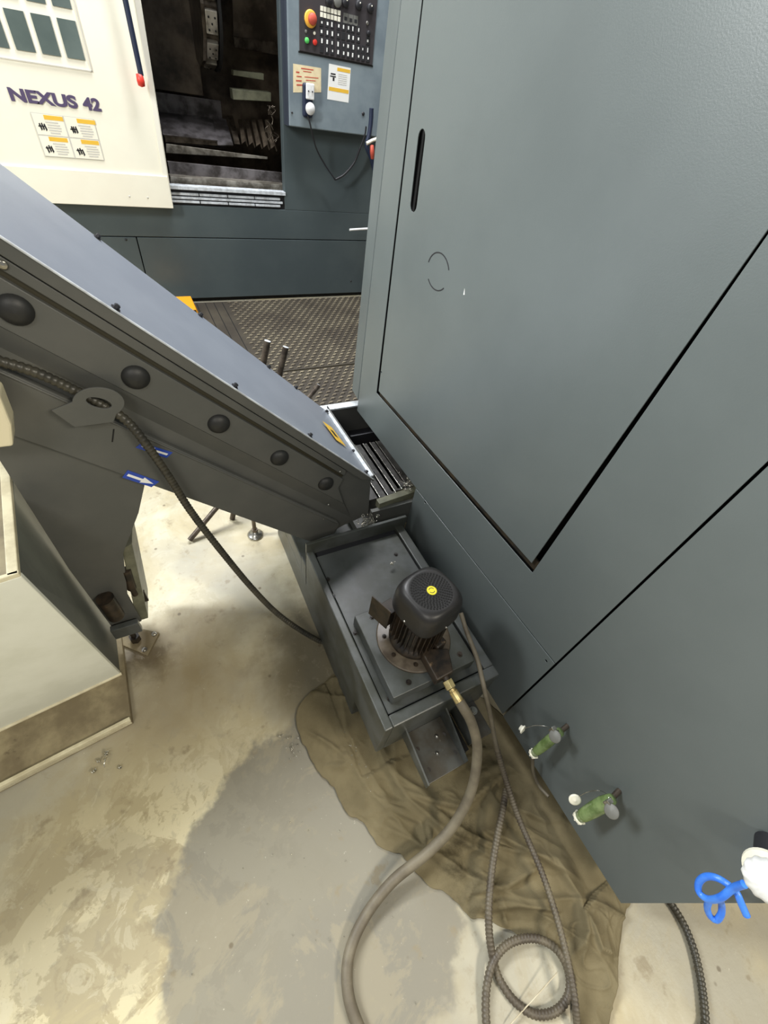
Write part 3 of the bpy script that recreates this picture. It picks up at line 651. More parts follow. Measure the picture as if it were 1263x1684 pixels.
tag(B().tube(lp, .0105, 12, .0030, RING).build('ribbed_conduit', 'conduit'), 'dusty ribbed conduit hanging over the cloth and coiled into a loop at the bottom', 'conduit')
rc_ = [PZ(1085, 1462, .012), PZ(1108, 1492, .011), PZ(1127, 1525, .011), PZ(1143, 1568, .011), PZ(1154, 1620, .011), PZ(1160, 1680, .011), PZ(1163, 1780, .011), Vector((.80, -1.1, .011)), Vector((.9, -1.7, .011))]
tag(B().tube(rc_, .0105, 12, .0030, RING).build('ribbed_conduit', 'conduit_dark'), 'dark ribbed conduit coming out from under the machine at lower right', 'conduit')
ch = [PY(-60, 578, .925), PY(0, 594, .926), PY(60, 613, .930), PY(115, 638, .934), PY(163, 663, .934), PY(207, 691, .925), PY(240, 730, .915), PY(275, 780, .91), PY(312, 838, .905), PY(355, 895, .885), PY(410, 962, .85), PY(455, 1008, .80), PY(500, 1040, .74), PY(548, 1066, .675)]
tag(B().tube(ch, .0105, 12, .0034, (1, 1, .8)).build('ribbed_conduit', 'conduit_dark'), 'black ribbed conduit threaded through the conveyor bracket and dropping to the tank', 'conduit')
tag(B().tube([PX(876, 1246, .745), PX(877, 1270, .75), PX(886, 1292, .76), PX(902, 1310, .765)], .0055, 10).build('drain_tube', 'cable'), 'short grey drain tube curving below the upper green oil cup', 'tube')
a, c = PZ(914, 1603, .035), PZ(835, 1690, .010)
tag(B().hexa([a, a + Vector((.008, .003, 0)), c + Vector((.008, .003, 0)), c], [p + Vector((0, 0, .004)) for p in (a, a + Vector((.008, .003, 0)), c + Vector((.008, .003, 0)), c)]).build('flat_stick', 'wood', bevel=.001), 'pale flat stick lying across the conduit loop at the bottom', 'stick')

# steel bars behind the conveyor, levelling foot
def bar(a, c, r, lab):
    t = thing('steel_bar', lab, 'bar', c, None)
    B().cyl(a, c, r, n=18).build('shaft', 'bar', t)
    d = (a - c).normalized(); B().cyl(a + d * .0002, a + d * .0012, r * .97, n=18, smooth=False).build('cut_end', 'flange', t)
bar(PY(440, 561, 1.56), PZ(382, 853, .004), .0125, 'dark round steel bar with bright sawn end, the left of the upright pair behind conveyor')
bar(PY(470, 571, 1.60), PZ(402, 850, .004) + Vector((.02, .02, 0)), .0125, 'brown round steel bar with bright sawn end, the right of the upright pair behind conveyor')
bar(PY(524, 634, 1.70), PZ(312, 888, .012), .0115, 'long round steel bar lying slanted behind the conveyor with its foot on the concrete')
p = PZ(420, 880, 0)
t = thing('levelling_foot', 'shiny steel levelling foot on the floor under the conveyor', 'foot', p)
B().lathe(p, (0, 0, 1), [(0, 0), (.036, 0), (.037, .005), (.030, .011), (.014, .018), (.012, .028), (0, .03)], 32).build('disc', 'steel', t)
B().cyl(p + Vector((0, 0, .02)), p + Vector((0, 0, .28)), .009, n=14).build('threaded_stud', 'oldsteel', t)
B().cyl(p + Vector((0, 0, .032)), p + Vector((0, 0, .046)), .015, n=6, smooth=False).build('lock_nut', 'oldsteel', t)

# ================================================================== CLOTH
def cat(P, s):
    n = len(P) - 1; x = min(max(s, 0), .99999) * n; i = int(x); f = x - i
    g = lambda k: Vector(P[min(max(k, 0), n)])
    a_, b_, c_, d_ = g(i - 1), g(i), g(i + 1), g(i + 2)
    return .5 * ((2 * b_) + (c_ - a_) * f + (2 * a_ - 5 * b_ + 4 * c_ - d_) * f * f + (-a_ + 3 * b_ - 3 * c_ + d_) * f ** 3)
Lc = [PZ(x, y, 0) for x, y in ((548, 1108), (500, 1150), (488, 1190), (520, 1255), (572, 1332), (640, 1402), (715, 1460), (795, 1515), (850, 1535), (905, 1550), (935, 1600), (940, 1660), (945, 1760))]
Rc = [PZ(x, y, 0) for x, y in ((640, 1090), (700, 1115), (760, 1130), (820, 1170), (880, 1235), (930, 1300), (965, 1350), (1000, 1410), (1035, 1460), (1022, 1520), (1012, 1590), (1005, 1640), (985, 1760))]
FOLDS = [([(530, 1170), (600, 1290), (690, 1392), (790, 1470)], .010, .05, .008),
 ([(596, 1150), (628, 1250), (668, 1315), (735, 1372), (850, 1432)], .040, .045, .008), ([(655, 1300), (700, 1318), (760, 1330), (815, 1285), (850, 1262)], .036, .040, .004),
 ([(790, 1360), (850, 1392), (905, 1420), (965, 1452)], .038, .040, .004), ([(770, 1470), (835, 1458), (905, 1415)], .026, .030, .006),
 ([(800, 1270), (838, 1262), (880, 1285), (870, 1340)], .026, .030, .004), ([(905, 1400), (950, 1470), (962, 1530), (940, 1580)], .040, .035, .008),
 ([(700, 1350), (712, 1400), (770, 1440)], .022, .03, .006), ([(560, 1130), (570, 1200), (640, 1330)], .016, .03, .01), ([(640, 1330), (690, 1352), (700, 1400)], .024, .03, .004),
 ([(780, 1500), (850, 1490), (930, 1500)], .024, .03, .004), ([(960, 1500), (985, 1560), (1010, 1570)], .03, .03, .006), ([(850, 1330), (900, 1350), (940, 1345)], .03, .03, .006)]
FW = [([PZ(x, y, .03) for x, y in P], A, w1, w2) for P, A, w1, w2 in FOLDS]
def foldh(q):
    h = 0
    for P, A, w1, w2 in FW:
        best = 9; sg = 1; tt = 0
        for k in range(len(P) - 1):
            ax_, ay_ = P[k].x, P[k].y; dx, dy = P[k + 1].x - ax_, P[k + 1].y - ay_; L2 = dx * dx + dy * dy
            t = max(0, min(1, ((q.x - ax_) * dx + (q.y - ay_) * dy) / L2)); ex, ey = q.x - ax_ - dx * t, q.y - ay_ - dy * t
            d = math.hypot(ex, ey)
            if d < best: best = d; sg = dx * ey - dy * ex; tt = (k + t) / (len(P) - 1)
        end = min(1, 5 * tt, 5 * (1 - tt)); end = max(end, 0)
        h += A * end * math.exp(-best / (w1 if sg > 0 else w2))
    return h
NS, NT = 300, 150
vs = []
for i in range(NS + 1):
    s_ = i / NS; a_, c_ = cat(Lc, s_), cat(Rc, s_)
    for j in range(NT + 1):
        f = j / NT; p = a_.lerp(c_, f)
        q = Vector((p.x, p.y, 0))
        ww = noise.noise_vector(q * 3.0) * .05
        e = min(1, f / .10) * min(1, (1 - f) / .06) * min(1, s_ / .04) * min(1, (1 - s_) / .03); e = e * e * (3 - 2 * e)
        # long folds running diagonally plus crumples
        d1 = (q.x * .75 + q.y * .66); d2 = (-q.x * .6 + q.y * .8)
        def ridge(v): return (1 - abs(v)) ** 3
        al, ac = q.x * .6 - q.y * .8, q.x * .8 + q.y * .6
        def rn(a_, b_, z_, p_):
            return max(0, 1 - abs(noise.noise(Vector((a_, b_, z_))) * 2.2)) ** p_
        r1 = rn(al * 3.0 + ac * 1.5, ac * 11 - al * 2.5 + ww.x * 14, 1.3, 3)
        r2 = rn(al * 9 + ac * 6, ac * 8 - al * 9 + ww.y * 18, 5.1, 4) * max(0, .3 + noise.noise(Vector((q.x * 5, q.y * 5, 7.7))) * 1.6)
        r3 = rn(q.x * 20 + ww.x * 20, q.y * 26 + ww.y * 20, 9.1, 4) * max(0, .2 + noise.noise(Vector((q.x * 7, q.y * 7, 2.2))) * 1.5)
        big = .5 + .5 * noise.noise(Vector((q.x * 4.5, q.y * 4.5, 3)))
        hh = .006 + e * (.018 * r1 + .016 * r2 + .008 * r3 + .010 * big + 1.25 * foldh(q + ww * .2))
        hh = .085 * math.tanh(hh / .085)
        if p.x > .26 and p.y > .20: hh *= .7
        if p.x > .68: hh *= max(.25, 1 - (p.x - .68) / .12) if p.y > -.36 else 1
        edge = noise.noise(q * 12) * .014 + noise.noise(q * 40) * .006
        vs.append(Vector((p.x + ww.x * .12 + edge * (1 - e), p.y + ww.y * .12 + edge * (1 - e), hh)))
fs = [(i * (NT + 1) + j, i * (NT + 1) + j + 1, (i + 1) * (NT + 1) + j + 1, (i + 1) * (NT + 1) + j) for i in range(NS) for j in range(NT)]
b = B(); b.add(vs, fs, True); o = b.build('crumpled_cloth', 'cloth')
sm = o.modifiers.new('thick', 'SOLIDIFY'); sm.thickness = .002; sm.offset = -1
tag(o, 'crumpled olive brown canvas cloth spread on the floor under the pump tank', 'cloth')

# ================================================================== BIN AND IVORY BOX (left)
bn = thing('chip_bin', 'pale grey sloping chip bin with dirty ledge at the left edge', 'bin', (-.7, .9, 0))
n0, n1 = Vector((-.386, .844, .03)), Vector((-.354, .712, .80))
m0, m1 = Vector((-.390, 1.03, .03)), Vector((-.398, 1.143, .80))
LX = -1.15
l0, l1 = Vector((LX, .735, .03)), Vector((LX, .61, .80))
B().hexa([n0, n1, l1, l0], [p + Vector((0, .012, 0)) for p in (n0, n1, l1, l0)]).build('front_wall', 'bin_light', bn, .002)
B().hexa([n0, n1, m1, m0], [p + Vector((-.008, 0, 0)) for p in (n0, n1, m1, m0)]).build('side_wall', 'bin_dark', bn, .002)
B().hexa([m0, m1, Vector((LX, 1.143, .8)), Vector((LX, 1.03, .03))], [p + Vector((0, -.008, 0)) for p in (m0, m1, Vector((LX, 1.143, .8)), Vector((LX, 1.03, .03)))]).build('back_wall', 'bin_dark', bn)
B().hexa([n1 + Vector((0, -.0, 0)), m1, m1 + Vector((-.010, 0, 0)), n1 + Vector((-.010, .0, 0))], [p + Vector((0, 0, .012)) for p in (n1, m1, m1 + Vector((-.02, 0, 0)), n1 + Vector((-.02, 0, 0)))]).hexa([n1, n1 + Vector((0, .01, 0)), l1 + Vector((0, .01, 0)), l1], [p + Vector((0, 0, .012)) for p in (n1, n1 + Vector((0, .01, 0)), l1 + Vector((0, .01, 0)), l1)]).build('rim', 'bin_edge', bn, .002)
B().hexa([n1 + Vector((-.006, .006, -.02)), m1 + Vector((-.006, 0, -.02)), Vector((LX, 1.14, .78)), Vector((LX, .63, .78))], [p + Vector((0, 0, -.01)) for p in (n1 + Vector((-.006, .006, -.02)), m1 + Vector((-.006, 0, -.02)), Vector((LX, 1.14, .78)), Vector((LX, .63, .78)))]).build('filth', 'bin_mud', bn)
g0, g1, g2, g3 = PZ(219, 1189, .006), PZ(0, 1303, .006), Vector((-1.15, .75, .0)), Vector((-.38, 1.05, .0))
g1 = g0 + (g1 - g0) * 2.2
bs = [g0, Vector((-.375, 1.045, .006)), Vector((-1.15, 1.045, .006)), g1]
B().hexa([p + Vector((0, 0, .022)) for p in bs], [p + Vector((0, 0, -.004)) for p in bs]).build('base_ledge', 'bin_mud', bn, .001)
dd = (g1 - g0).normalized(); nn = Vector((-dd.y, dd.x, 0)); nn = nn if nn.y > 0 else -nn
B().hexa([g0, g1, g1 + nn * .012, g0 + nn * .012], [p + Vector((0, 0, .034)) for p in (g0, g1, g1 + nn * .012, g0 + nn * .012)]).build('ledge_lip', 'bin_edge', bn, .002)
B().tube([n0 + Vector((.004, .0, -.0)), l0 + Vector((0, -.004, 0))], .006, 8, .3).build('weld_bead', 'bin_edge', bn)
iv = [PY(22, 734, .86), PY(0, 738, .86), PY(0, 652, .86), PY(19, 700, .86)]
iv = [iv[0], Vector((-.40, .86, iv[1].z + .004)), Vector((-.40, .86, iv[2].z + .035)), iv[2] + Vector((-.02, 0, .035)), iv[2], iv[3]]
tt = thing('ivory_box', 'ivory painted metal box corner at the left edge, in front of the conveyor', 'box', (iv[0].x - .05, .9, iv[0].z))
B().prism(iv, (0, .05, 0)).build('housing', 'ivory', tt, .004)
B().box((iv[0].x - .06, .905, iv[0].z + .02), (iv[0].x - .03, .947, iv[0].z + .05)).build('mount', 'dark', tt)

# ================================================================== FAR LATHE
YF = 4.02
fl = thing('lathe', 'cream and grey lathe across the aisle with its sliding door half open', 'machine', (.8, 4.6, 0))
def fbox(b, xa, ya, xb, yb, y0, y1):          # box from two opposite pixel corners on the plane y0
    a_, c_ = PY(xa, ya, y0), PY(xb, yb, y0)
    return b.box((min(a_.x, c_.x), y0, min(a_.z, c_.z)), (max(a_.x, c_.x), y1, max(a_.z, c_.z)))
ZB = .482
B().box((.067, YF, .035), (2.6, YF + .05, ZB)).build('base_panel', 'far', fl, .003)
B().box((-1.8, YF, .035), (.060, YF + .05, ZB)).build('base_panel', 'far', fl, .003)
B().box((-1.8, YF + .03, 0), (2.6, YF + 1.4, .035)).box((-1.8, YF + .04, .03), (2.6, YF + 1.4, .50)).build('plinth', 'black', fl)
B().box((-1.8, YF, ZB + .006), (2.6, YF + .05, .695)).build('front_rail_panel', 'far', fl, .003)
OX0, OX1 = .30, 1.205
B().box((OX1, YF, .695), (2.6, YF + .06, 2.4)).build('right_front_panel', 'far', fl, .004)
B().box((-1.8, YF + .03, .695), (OX0, YF + .08, 2.4)).build('left_front_panel', 'far', fl)
B().box((OX0 - .1, YF + .03, 2.2), (OX1, YF + .08, 2.4)).build('header_panel', 'far', fl)
b = B()
b.box((OX0 - .3, YF + 1.0, .5), (OX1 + .5, YF + 1.05, 2.4)); b.box((OX1 + .35, YF + .06, .5), (OX1 + .4, YF + 1.0, 2.4)); b.box((OX0 - .35, YF + .08, .5), (OX0 - .3, YF + 1.0, 2.4)); b.box((OX0 - .3, YF + .06, .5), (OX1 + .4, YF + 1.0, .55)); b.box((-1.8, YF + .05, 2.4), (2.6, YF + 1.4, 2.45)); b.box((-1.8, YF + 1.3, 0), (2.6, YF + 1.4, 2.4)); b.box((2.55, YF + .05, 0), (2.6, YF + 1.3, 2.4))
b.build('enclosure', 'inter', fl)
for x, y in ((207, 394), (577, 462)):
    b = B(); b.lathe(PY(x, y, YF), (0, -1, 0), [(.008, 0), (.007, .004), (0, .005)], 12); b.build('panel_screw', 'dark', fl)
# sill rails and vents
B().box((.30, YF - .012, .792), (1.21, YF + .05, .815)).build('sill_rail', 'flange', fl, .002)
B().box((.30, YF + .012, .695), (1.205, YF + .05, .79)).build('sill_back', 'dark', fl)
for z, c0 in ((.765, 1), (.742, 0), (.719, 1)):
    xs = [.34, .555, .76, .965, 1.17] if c0 else [.34, 1.19]
    for i in range(len(xs) - 1): B().box((xs[i] + .004, YF - .004, z - .007), (xs[i + 1] - .004, YF + .012, z + .007)).build('sill_slat', 'flange', fl, .001)
# sliding door
dr = B()
dB0, dB1, dT = PY(285, 340, YF - .05), PY(40, 330, YF - .05), PY(231.6, 0, YF - .05)
dt = ext(dB0, dT, 2.3)
DZ = .685
do = plate_hole([Vector((dB0.x, YF - .05, DZ)), Vector((-1.5, YF - .05, DZ)), Vector((-1.5, YF - .05, 2.3)), Vector((dt.x, YF - .05, 2.3))], [], (0, .045, 0), 'sliding_door', 'cream', fl, .004)
fw = PY(0, 270, YF - .055).z
p = PY(150, 281, YF - .05)
B().box((-1.5, YF - .062, DZ + .002), (dB0.x - .001, YF - .05, p.z)).build('kick_plate', 'cream', do, .003)
for x, y in ((213, 323), (243, 325), (60, 316)):
    b = B(); b.lathe(PY(x, y, YF - .062), (0, -1, 0), [(.006, 0), (.004, .002), (0, .003)], 10); b.build('rivet', 'sticktxt', do)
# door edge strip
B().hexa([Vector((dB0.x - .03, YF - .056, p.z)), Vector((dB0.x, YF - .056, p.z)), Vector((dt.x, YF - .056, 2.3)), Vector((dt.x - .03, YF - .056, 2.3))], [Vector((dB0.x - .03, YF - .05, p.z)), Vector((dB0.x, YF - .05, p.z)), Vector((dt.x, YF - .05, 2.3)), Vector((dt.x - .03, YF - .05, 2.3))]).build('edge_strip', 'frame', do, .001)
# window grid
wy = YF - .052
wr = PY(152, 118, wy); wz0 = wr.z
B().box((-1.2, wy - .004, wz0), (wr.x, wy, wz0 + .004)).box((wr.x - .004, wy - .004, wz0), (wr.x, wy, 2.2)).build('window_surround', 'sticktxt', do)
x1 = PY(138, 90, wy).x; z0_ = PY(138, 99, wy).z; x1 += .0; pw, gw, ph, gh = .088, .030, .150, .042
for r_ in range(3):
    for k in range(7):
        xx = x1 - k * (pw + gw); zz = z0_ + r_ * (ph + gh)
        B().box((xx - pw, wy - .003, zz), (xx, wy + .0, zz + ph)).build('window_pane', 'pane', do)
# handle
hy = YF - .11
ha, hb_ = PY(206, 0, hy), PY(232, 124, hy); ht = hb_ + (ha - hb_) * 3
B().tube([hb_, ha, ht], .015, 14, .3).build('handle_bar', 'navy', do)
B().lathe(PY(229, 122, hy), (hb_ - ha), [(0, -.004), (.019, 0), (.022, .03), (.019, .05), (0, .056)], 20).build('handle_cap', 'red', do)
B().cyl(ht + Vector((0, 0, -.05)), ht + Vector((0, .06, -.05)), .01).build('handle_post', 'navy', do)
# lettering NEXUS 42
def word(txt, s0, s1, lab):
    cu = bpy.data.curves.new('lettering', 'FONT'); cu.body = txt; cu.size = 1; cu.offset = .045; cu.extrude = .01
    to = bpy.data.objects.new('tmp_text', cu); COL.objects.link(to); bpy.context.view_layer.update()
    me = bpy.data.meshes.new_from_object(to.evaluated_get(bpy.context.evaluated_depsgraph_get()))
    bpy.data.objects.remove(to)
    mnx = min(v.co.x for v in me.vertices); mxx = max(v.co.x for v in me.vertices); mny = min(v.co.y for v in me.vertices); mxy = max(v.co.y for v in me.vertices)
    ta, tb, tc_ = PY(19, 166, wy), PY(168, 184, wy), PY(14, 143, wy)
    for v in me.vertices:
        s_ = s0 + (v.co.x - mnx) / (mxx - mnx) * (s1 - s0); t_ = (v.co.y - mny) / (mxy - mny)
        v.co = Vector((ta.x + s_ * (tb.x - ta.x), wy - .001 - v.co.z * .05, ta.z + s_ * (tb.z - ta.z) * .6 + t_ * (tc_.z - ta.z))) - ORG[fl.name]
    me.materials.clear(); me.materials.append(M['letters'])
    o = bpy.data.objects.new('lettering', me); COL.objects.link(o); o.parent = do; o['label'] = lab
word('NEXUS', 0, .73, 'dark violet block capitals reading NEXUS'); word('42', .79, 1, 'dark violet block numerals reading 42')
# door warning sticker
q = [PY(x, y, wy) for x, y in ((49, 184), (154, 196), (172, 264), (74, 257))]
up_ = Vector((0, -.0006, 0))
def stk(q, rects, name, m, par, lift):
    b = B()
    for (a_, c_, e_, g_) in rects:
        pts = [qmap(q, a_, c_), qmap(q, e_, c_), qmap(q, e_, g_), qmap(q, a_, g_)]
        b.prism([p + Vector((0, -lift, 0)) for p in pts], (0, -.0005, 0))
    return b.build(name, m, par)
stk(q, [(0, 0, 1, 1)], 'warning_label', 'sticktxt', do, .0002)
stk(q, [(.012, .015, .488, .485), (.512, .015, .988, .485), (.012, .515, .488, .985), (.512, .515, .988, .985)], 'label_fields', 'cream', do, .0008)
for a_, c_ in ((.19, .03), (.71, .03), (.16, .52), (.68, .52)): stk(q, [(a_, c_, a_ + .30, c_ + .10)], 'label_header', 'stickyel', do, .0014)
stk(q, [(a_ + dx, c_ + k, a_ + dx + w_, c_ + k + .03) for a_, c_ in ((.19, .17), (.71, .17), (.20, .66), (.72, .66)) for k, dx, w_ in ((0, 0, .2), (.06, .02, .2), (.12, .01, .22), (.18, .02, .2), (.24, .03, .16))], 'label_print', 'sticktxt', do, .0014)
for (a_, c_) in ((.06, .22), (.56, .22), (.06, .72), (.56, .72)):
    b = B()
    for k in range(3):
        x0_, y0_ = a_ + .01 + k * .035 + random.random() * .01, c_ + random.random() * .06
        pts = [qmap(q, x0_, y0_), qmap(q, x0_ + .022, y0_ - .02), qmap(q, x0_ + .04, y0_ + .12), qmap(q, x0_ + .015, y0_ + .16)]
        b.prism([p_ + Vector((0, -.0015, 0)) for p_ in pts], (0, -.0004, 0))
    b.prism([qmap(q, a_, c_ + .06) + Vector((0, -.0015, 0)), qmap(q, a_ + .11, c_ + .05) + Vector((0, -.0015, 0)), qmap(q, a_ + .11, c_ + .08) + Vector((0, -.0015, 0)), qmap(q, a_, c_ + .09) + Vector((0, -.0015, 0))], (0, -.0004, 0))
    b.build('pictogram', 'ink', do)
# interior
def strip(pix, y, th, name, m, bev=.003):
    pts = [PY(a_, c_, y) for a_, c_ in pix]
    return B().prism(pts, (0, th, 0)).build(name, m, fl, bev)
strip([(280, 290), (468, 304), (468, 318), (280, 308)], 4.12, .10, 'front_gutter', 'rail')
strip([(275, 265), (465, 284), (468, 300), (280, 289)], 4.20, .02, 'gutter_back', 'interplate')
B().hexa([PY(273, 236, 4.34), PY(440, 258, 4.34), PY(440, 262, 4.34), PY(273, 252, 4.34)], [PY(273, 236, 4.40), PY(440, 258, 4.40), PY(440, 262, 4.40), PY(273, 252, 4.40)]).build('bed_rail', 'rail', fl, .003)
strip([(270, 222), (360, 232), (360, 240), (272, 234)], 4.42, .06, 'rear_rail_bar', 'oldsteel')  # oily steel bar behind the bed rail
sp = [PY(268, 221, 4.40), PY(358, 231, 4.40), PY(352, 190, 4.75), PY(258, 180, 4.75)]
B().prism(sp, (0, .02, -.01)).build('sloped_guard', 'interplate', fl, .002)
sp = [PY(358, 238, 4.37), PY(384, 239, 4.37), PY(372, 196, 4.70), PY(350, 190, 4.70)]
B().prism(sp, (0, .02, -.01)).build('sloped_guard', 'interplate', fl, .002)
sp = [PY(386, 236, 4.36), PY(395, 237, 4.36), PY(383, 190, 4.68), PY(374, 190, 4.68)]
B().prism(sp, (0, .02, -.01)).build('guard_rib', 'oldsteel', fl, .002)
# bellows on the right
for k in range(5):
    sp = [PY(398 + k * 12, 236 + k * 2, 4.34), PY(404 + k * 12, 232 + k * 2, 4.34), PY(408 + k * 12, 240 + k * 2, 4.34), PY(398 + k * 11, 196, 4.6), PY(392 + k * 11, 196, 4.6)]
    B().prism(sp, (0, .02, -.01)).build('bellows_fold', 'inter', fl, .002)
# left wall plate
B().box((.36, 4.75, 1.25), (.80, 4.77, 1.75)).build('inner_panel', 'inter', fl, .004)
B().box((.36, 4.72, .95), (.92, 4.74, 1.24)).build('inner_panel', 'interplate', fl, .004)
# turret
tcx = PY(352, 20, 4.55); tz = tcx.z + .02
tu = B().cyl((.78, 4.62, tz), (.80, 4.62, tz), .30, n=12, smooth=False, rot=.26).cyl((.80, 4.62, tz), (.885, 4.62, tz), .28, n=12, smooth=False, rot=.26).build('tool_turret', 'oldsteel', fl, .006)
B().cyl((.888, 4.62, tz), (.905, 4.62, tz), .315, n=40).build('turret_plate', 'black', tu, .003)
for k in range(12):
    t = math.radians(k * 30 + 15); d = Vector((0, math.cos(t), math.sin(t))); c = Vector((.84, 4.62, tz)) + d * .285
    R = Matrix((Vector((1, 0, 0)), Vector((0, -d.z, d.y)), d)).transposed()
    B().box(c - Vector((.038, .055, .012)), c + Vector((.038, .055, .022)), R).build('tool_block', 'rail', tu, .004)
    b = B()
    for dx, dy in ((-.02, -.03), (.02, -.03), (-.02, .03), (.02, .03), (0, 0)):
        q_ = c + R @ Vector((dx, dy, .0221)); b.cyl(q_, q_ + d * .001, .006, n=10, smooth=False)
    b.build('block_holes', 'black', tu)
hbx = PY(384, 117, 4.5)
strip([(384, 115), (434, 121), (434, 132), (384, 124)], 4.5, .08, 'spindle_bar', 'beam')
strip([(382, 146), (446, 152), (446, 167), (384, 164)], 4.42, .10, 'spindle_bar', 'beam')
strip([(384, 60), (462, 72), (462, -60), (380, -80)], 4.75, .02, 'right_inner_panel', 'inter')
strip([(384, 60), (462, 70), (462, 92), (386, 78)], 4.72, .02, 'inner_ledge', 'oldsteel')
for (x, y) in ((461, 20), (461, 34)): strip([(x - 2, y - 6), (x + 2, y - 5), (x + 2, y + 4), (x - 2, y + 3)], 4.05, .02, 'door_catch', 'steel', .001)
b = B()
for k in range(14):
    p = PY(440 + random.random() * 20, 180 + random.random() * 60, 4.3); b.tube([p, p + Vector((random.gauss(0, .02), 0, .03)), p + Vector((random.gauss(0, .03), 0, .05))], .004, 6)
b.build('coolant_lines', 'oldsteel', fl)
# console
YC = 3.93
ca, cb = PY(476, 206, YC), PY(606, 224, YC)
con = B().box((ca.x, YC, ca.z - .005), (2.15, YF, 2.4)).build('control_console', 'console', fl, .006)
B().box((ca.x - .012, YC + .01, ca.z - .005), (ca.x + .0, YF, 2.4)).build('console_edge', 'coned', con)
pa, pb_ = PY(492, 82, YC), PY(612, 106, YC)
B().box((pa.x, YC - .006, pa.z - .004), (pb_.x, YC, 2.3)).build('key_panel', 'panelblk', con, .003)
B().box((pa.x - .006, YC - .003, pa.z - .012), (pb_.x + .006, YC, pa.z - .004)).build('panel_frame', 'black', con)
Y1 = YC - .006
def CP(x, y, yy=Y1): return PY(480 + x / 7.894, y / 7.894, yy)
def disc(x, y, r, h, name, m, par=con):
    b = B(); b.lathe(CP(x, y), (0, -1, 0), [(r, 0), (r, h * .8), (r * .85, h), (0, h)], 20); return b.build(name, m, par)
disc(240, 245, .040, .010, 'stop_ring', 'amber'); disc(255, 245, .027, .035, 'stop_button', 'redsoft')
disc(193, 525, .014, .012, 'start_button', 'greenb'); disc(297, 548, .014, .012, 'hold_button', 'red')
disc(183, 408, .008, .003, 'pilot_lamp', 'cap_grey'); disc(293, 432, .008, .003, 'pilot_lamp', 'cap_white')
for x, y in ((475, 15), (690, 30), (860, 65), (1010, 105)): disc(x, y, .022, .022, 'rotary_knob', 'dark'); disc(x + 12, y - 26, .0045, .024, 'knob_pointer', 'cap_white')
disc(590, 20, .026, .014, 'rotary_knob', 'cap_grey')
disc(978, 300, .009, .006, 'key_switch', 'steel'); disc(990, 430, .013, .016, 'key_handle', 'dark')
for r_, (x0_, y0_, dx, dy) in enumerate(((387, 110, 45, 11.5), (385, 190, 45, 12))):
    for k in range(6):
        p = CP(x0_ + dx * k, y0_ + dy * k); B().box((p.x - .0095, Y1 - .004, p.z - .0105), (p.x + .0095, Y1, p.z + .0105)).build('indicator', 'cap_white', con, .001)
for x, y in ((697, 236), (762, 255), (826, 270)):
    p = CP(x, y); B().box((p.x - .016, Y1 - .003, p.z - .022), (p.x + .016, Y1, p.z + .022)).build('digit_window', 'cap_grey', con); B().box((p.x - .010, Y1 - .004, p.z - .010), (p.x + .010, Y1 - .003, p.z + .006)).build('digit_glass', 'key', con)
b2 = B()
for r_, y0_ in enumerate((290, 408, 528, 632)):
    for k, x in enumerate((385, 455, 522, 602, 665, 732, 790, 860, 922, 985)):
        if r_ in (0, 1) and k == 8: continue
        if r_ == 0 and k == 9: continue
        p = CP(x, y0_ + (x - 385) * .205); B().box((p.x - .0125, Y1 - .004, p.z - .018), (p.x + .0125, Y1, p.z + .018)).build('key', 'key', con, .001)
        if random.random() < .85:
            w_ = .0028 + random.random() * .003; h_ = .005 + random.random() * .006; sx_ = random.uniform(-.003, .003)
            b2.box((p.x - w_ + sx_, Y1 - .0047, p.z - h_), (p.x + w_ + sx_, Y1 - .0038, p.z + h_))
b2.build('key_legends', 'stickwhite', con, kind='stuff')
# console labels
qa = [PY(x, y, YC) for x, y in ((482, 104.5), (528, 112), (528, 152), (482, 152))]
stk(qa, [(0, 0, 1, 1)], 'paper_note', 'stickcream', con, .0003)
stk(qa, [(.28, .10, .72, .14), (.35, .2, .65, .23), (.1, .25, .22, .3), (.12, .4, .3, .44), (.4, .4, .9, .43), (.1, .55, .3, .6), (.45, .52, .8, .55), (.12, .7, .32, .75)], 'note_print', 'redsoft', con, .0009)
qb = [PY(x, y, YC) for x, y in ((541, 104.5), (577, 112), (573, 169), (538, 163))]
stk(qb, [(0, 0, 1, 1)], 'warning_label', 'stickwhite', con, .0003)
stk(qb, [(.38, .055, .98, .15)], 'label_header', 'stickyel', con, .0009); stk(qb, [(.05, .63, .97, .74)], 'label_header', 'stickyel', con, .0009)
stk(qb, [(.1, .24, .32, .28), (.08, .31, .34, .345), (.2, .35, .28, .45)], 'pictogram', 'ink', con, .0009)
stk(qb, [(.45, .22 + k * .055, .85, .24 + k * .055) for k in range(6)], 'label_print', 'sticktxt', con, .0009)
for x, y, r in ((480, 185, .006), (597, 187, .011)):
    b = B(); b.lathe(PY(x, y, YC), (0, -1, 0), [(r, 0), (r, .004), (0, .005)], 14); b.build('console_screw', 'dark', con)
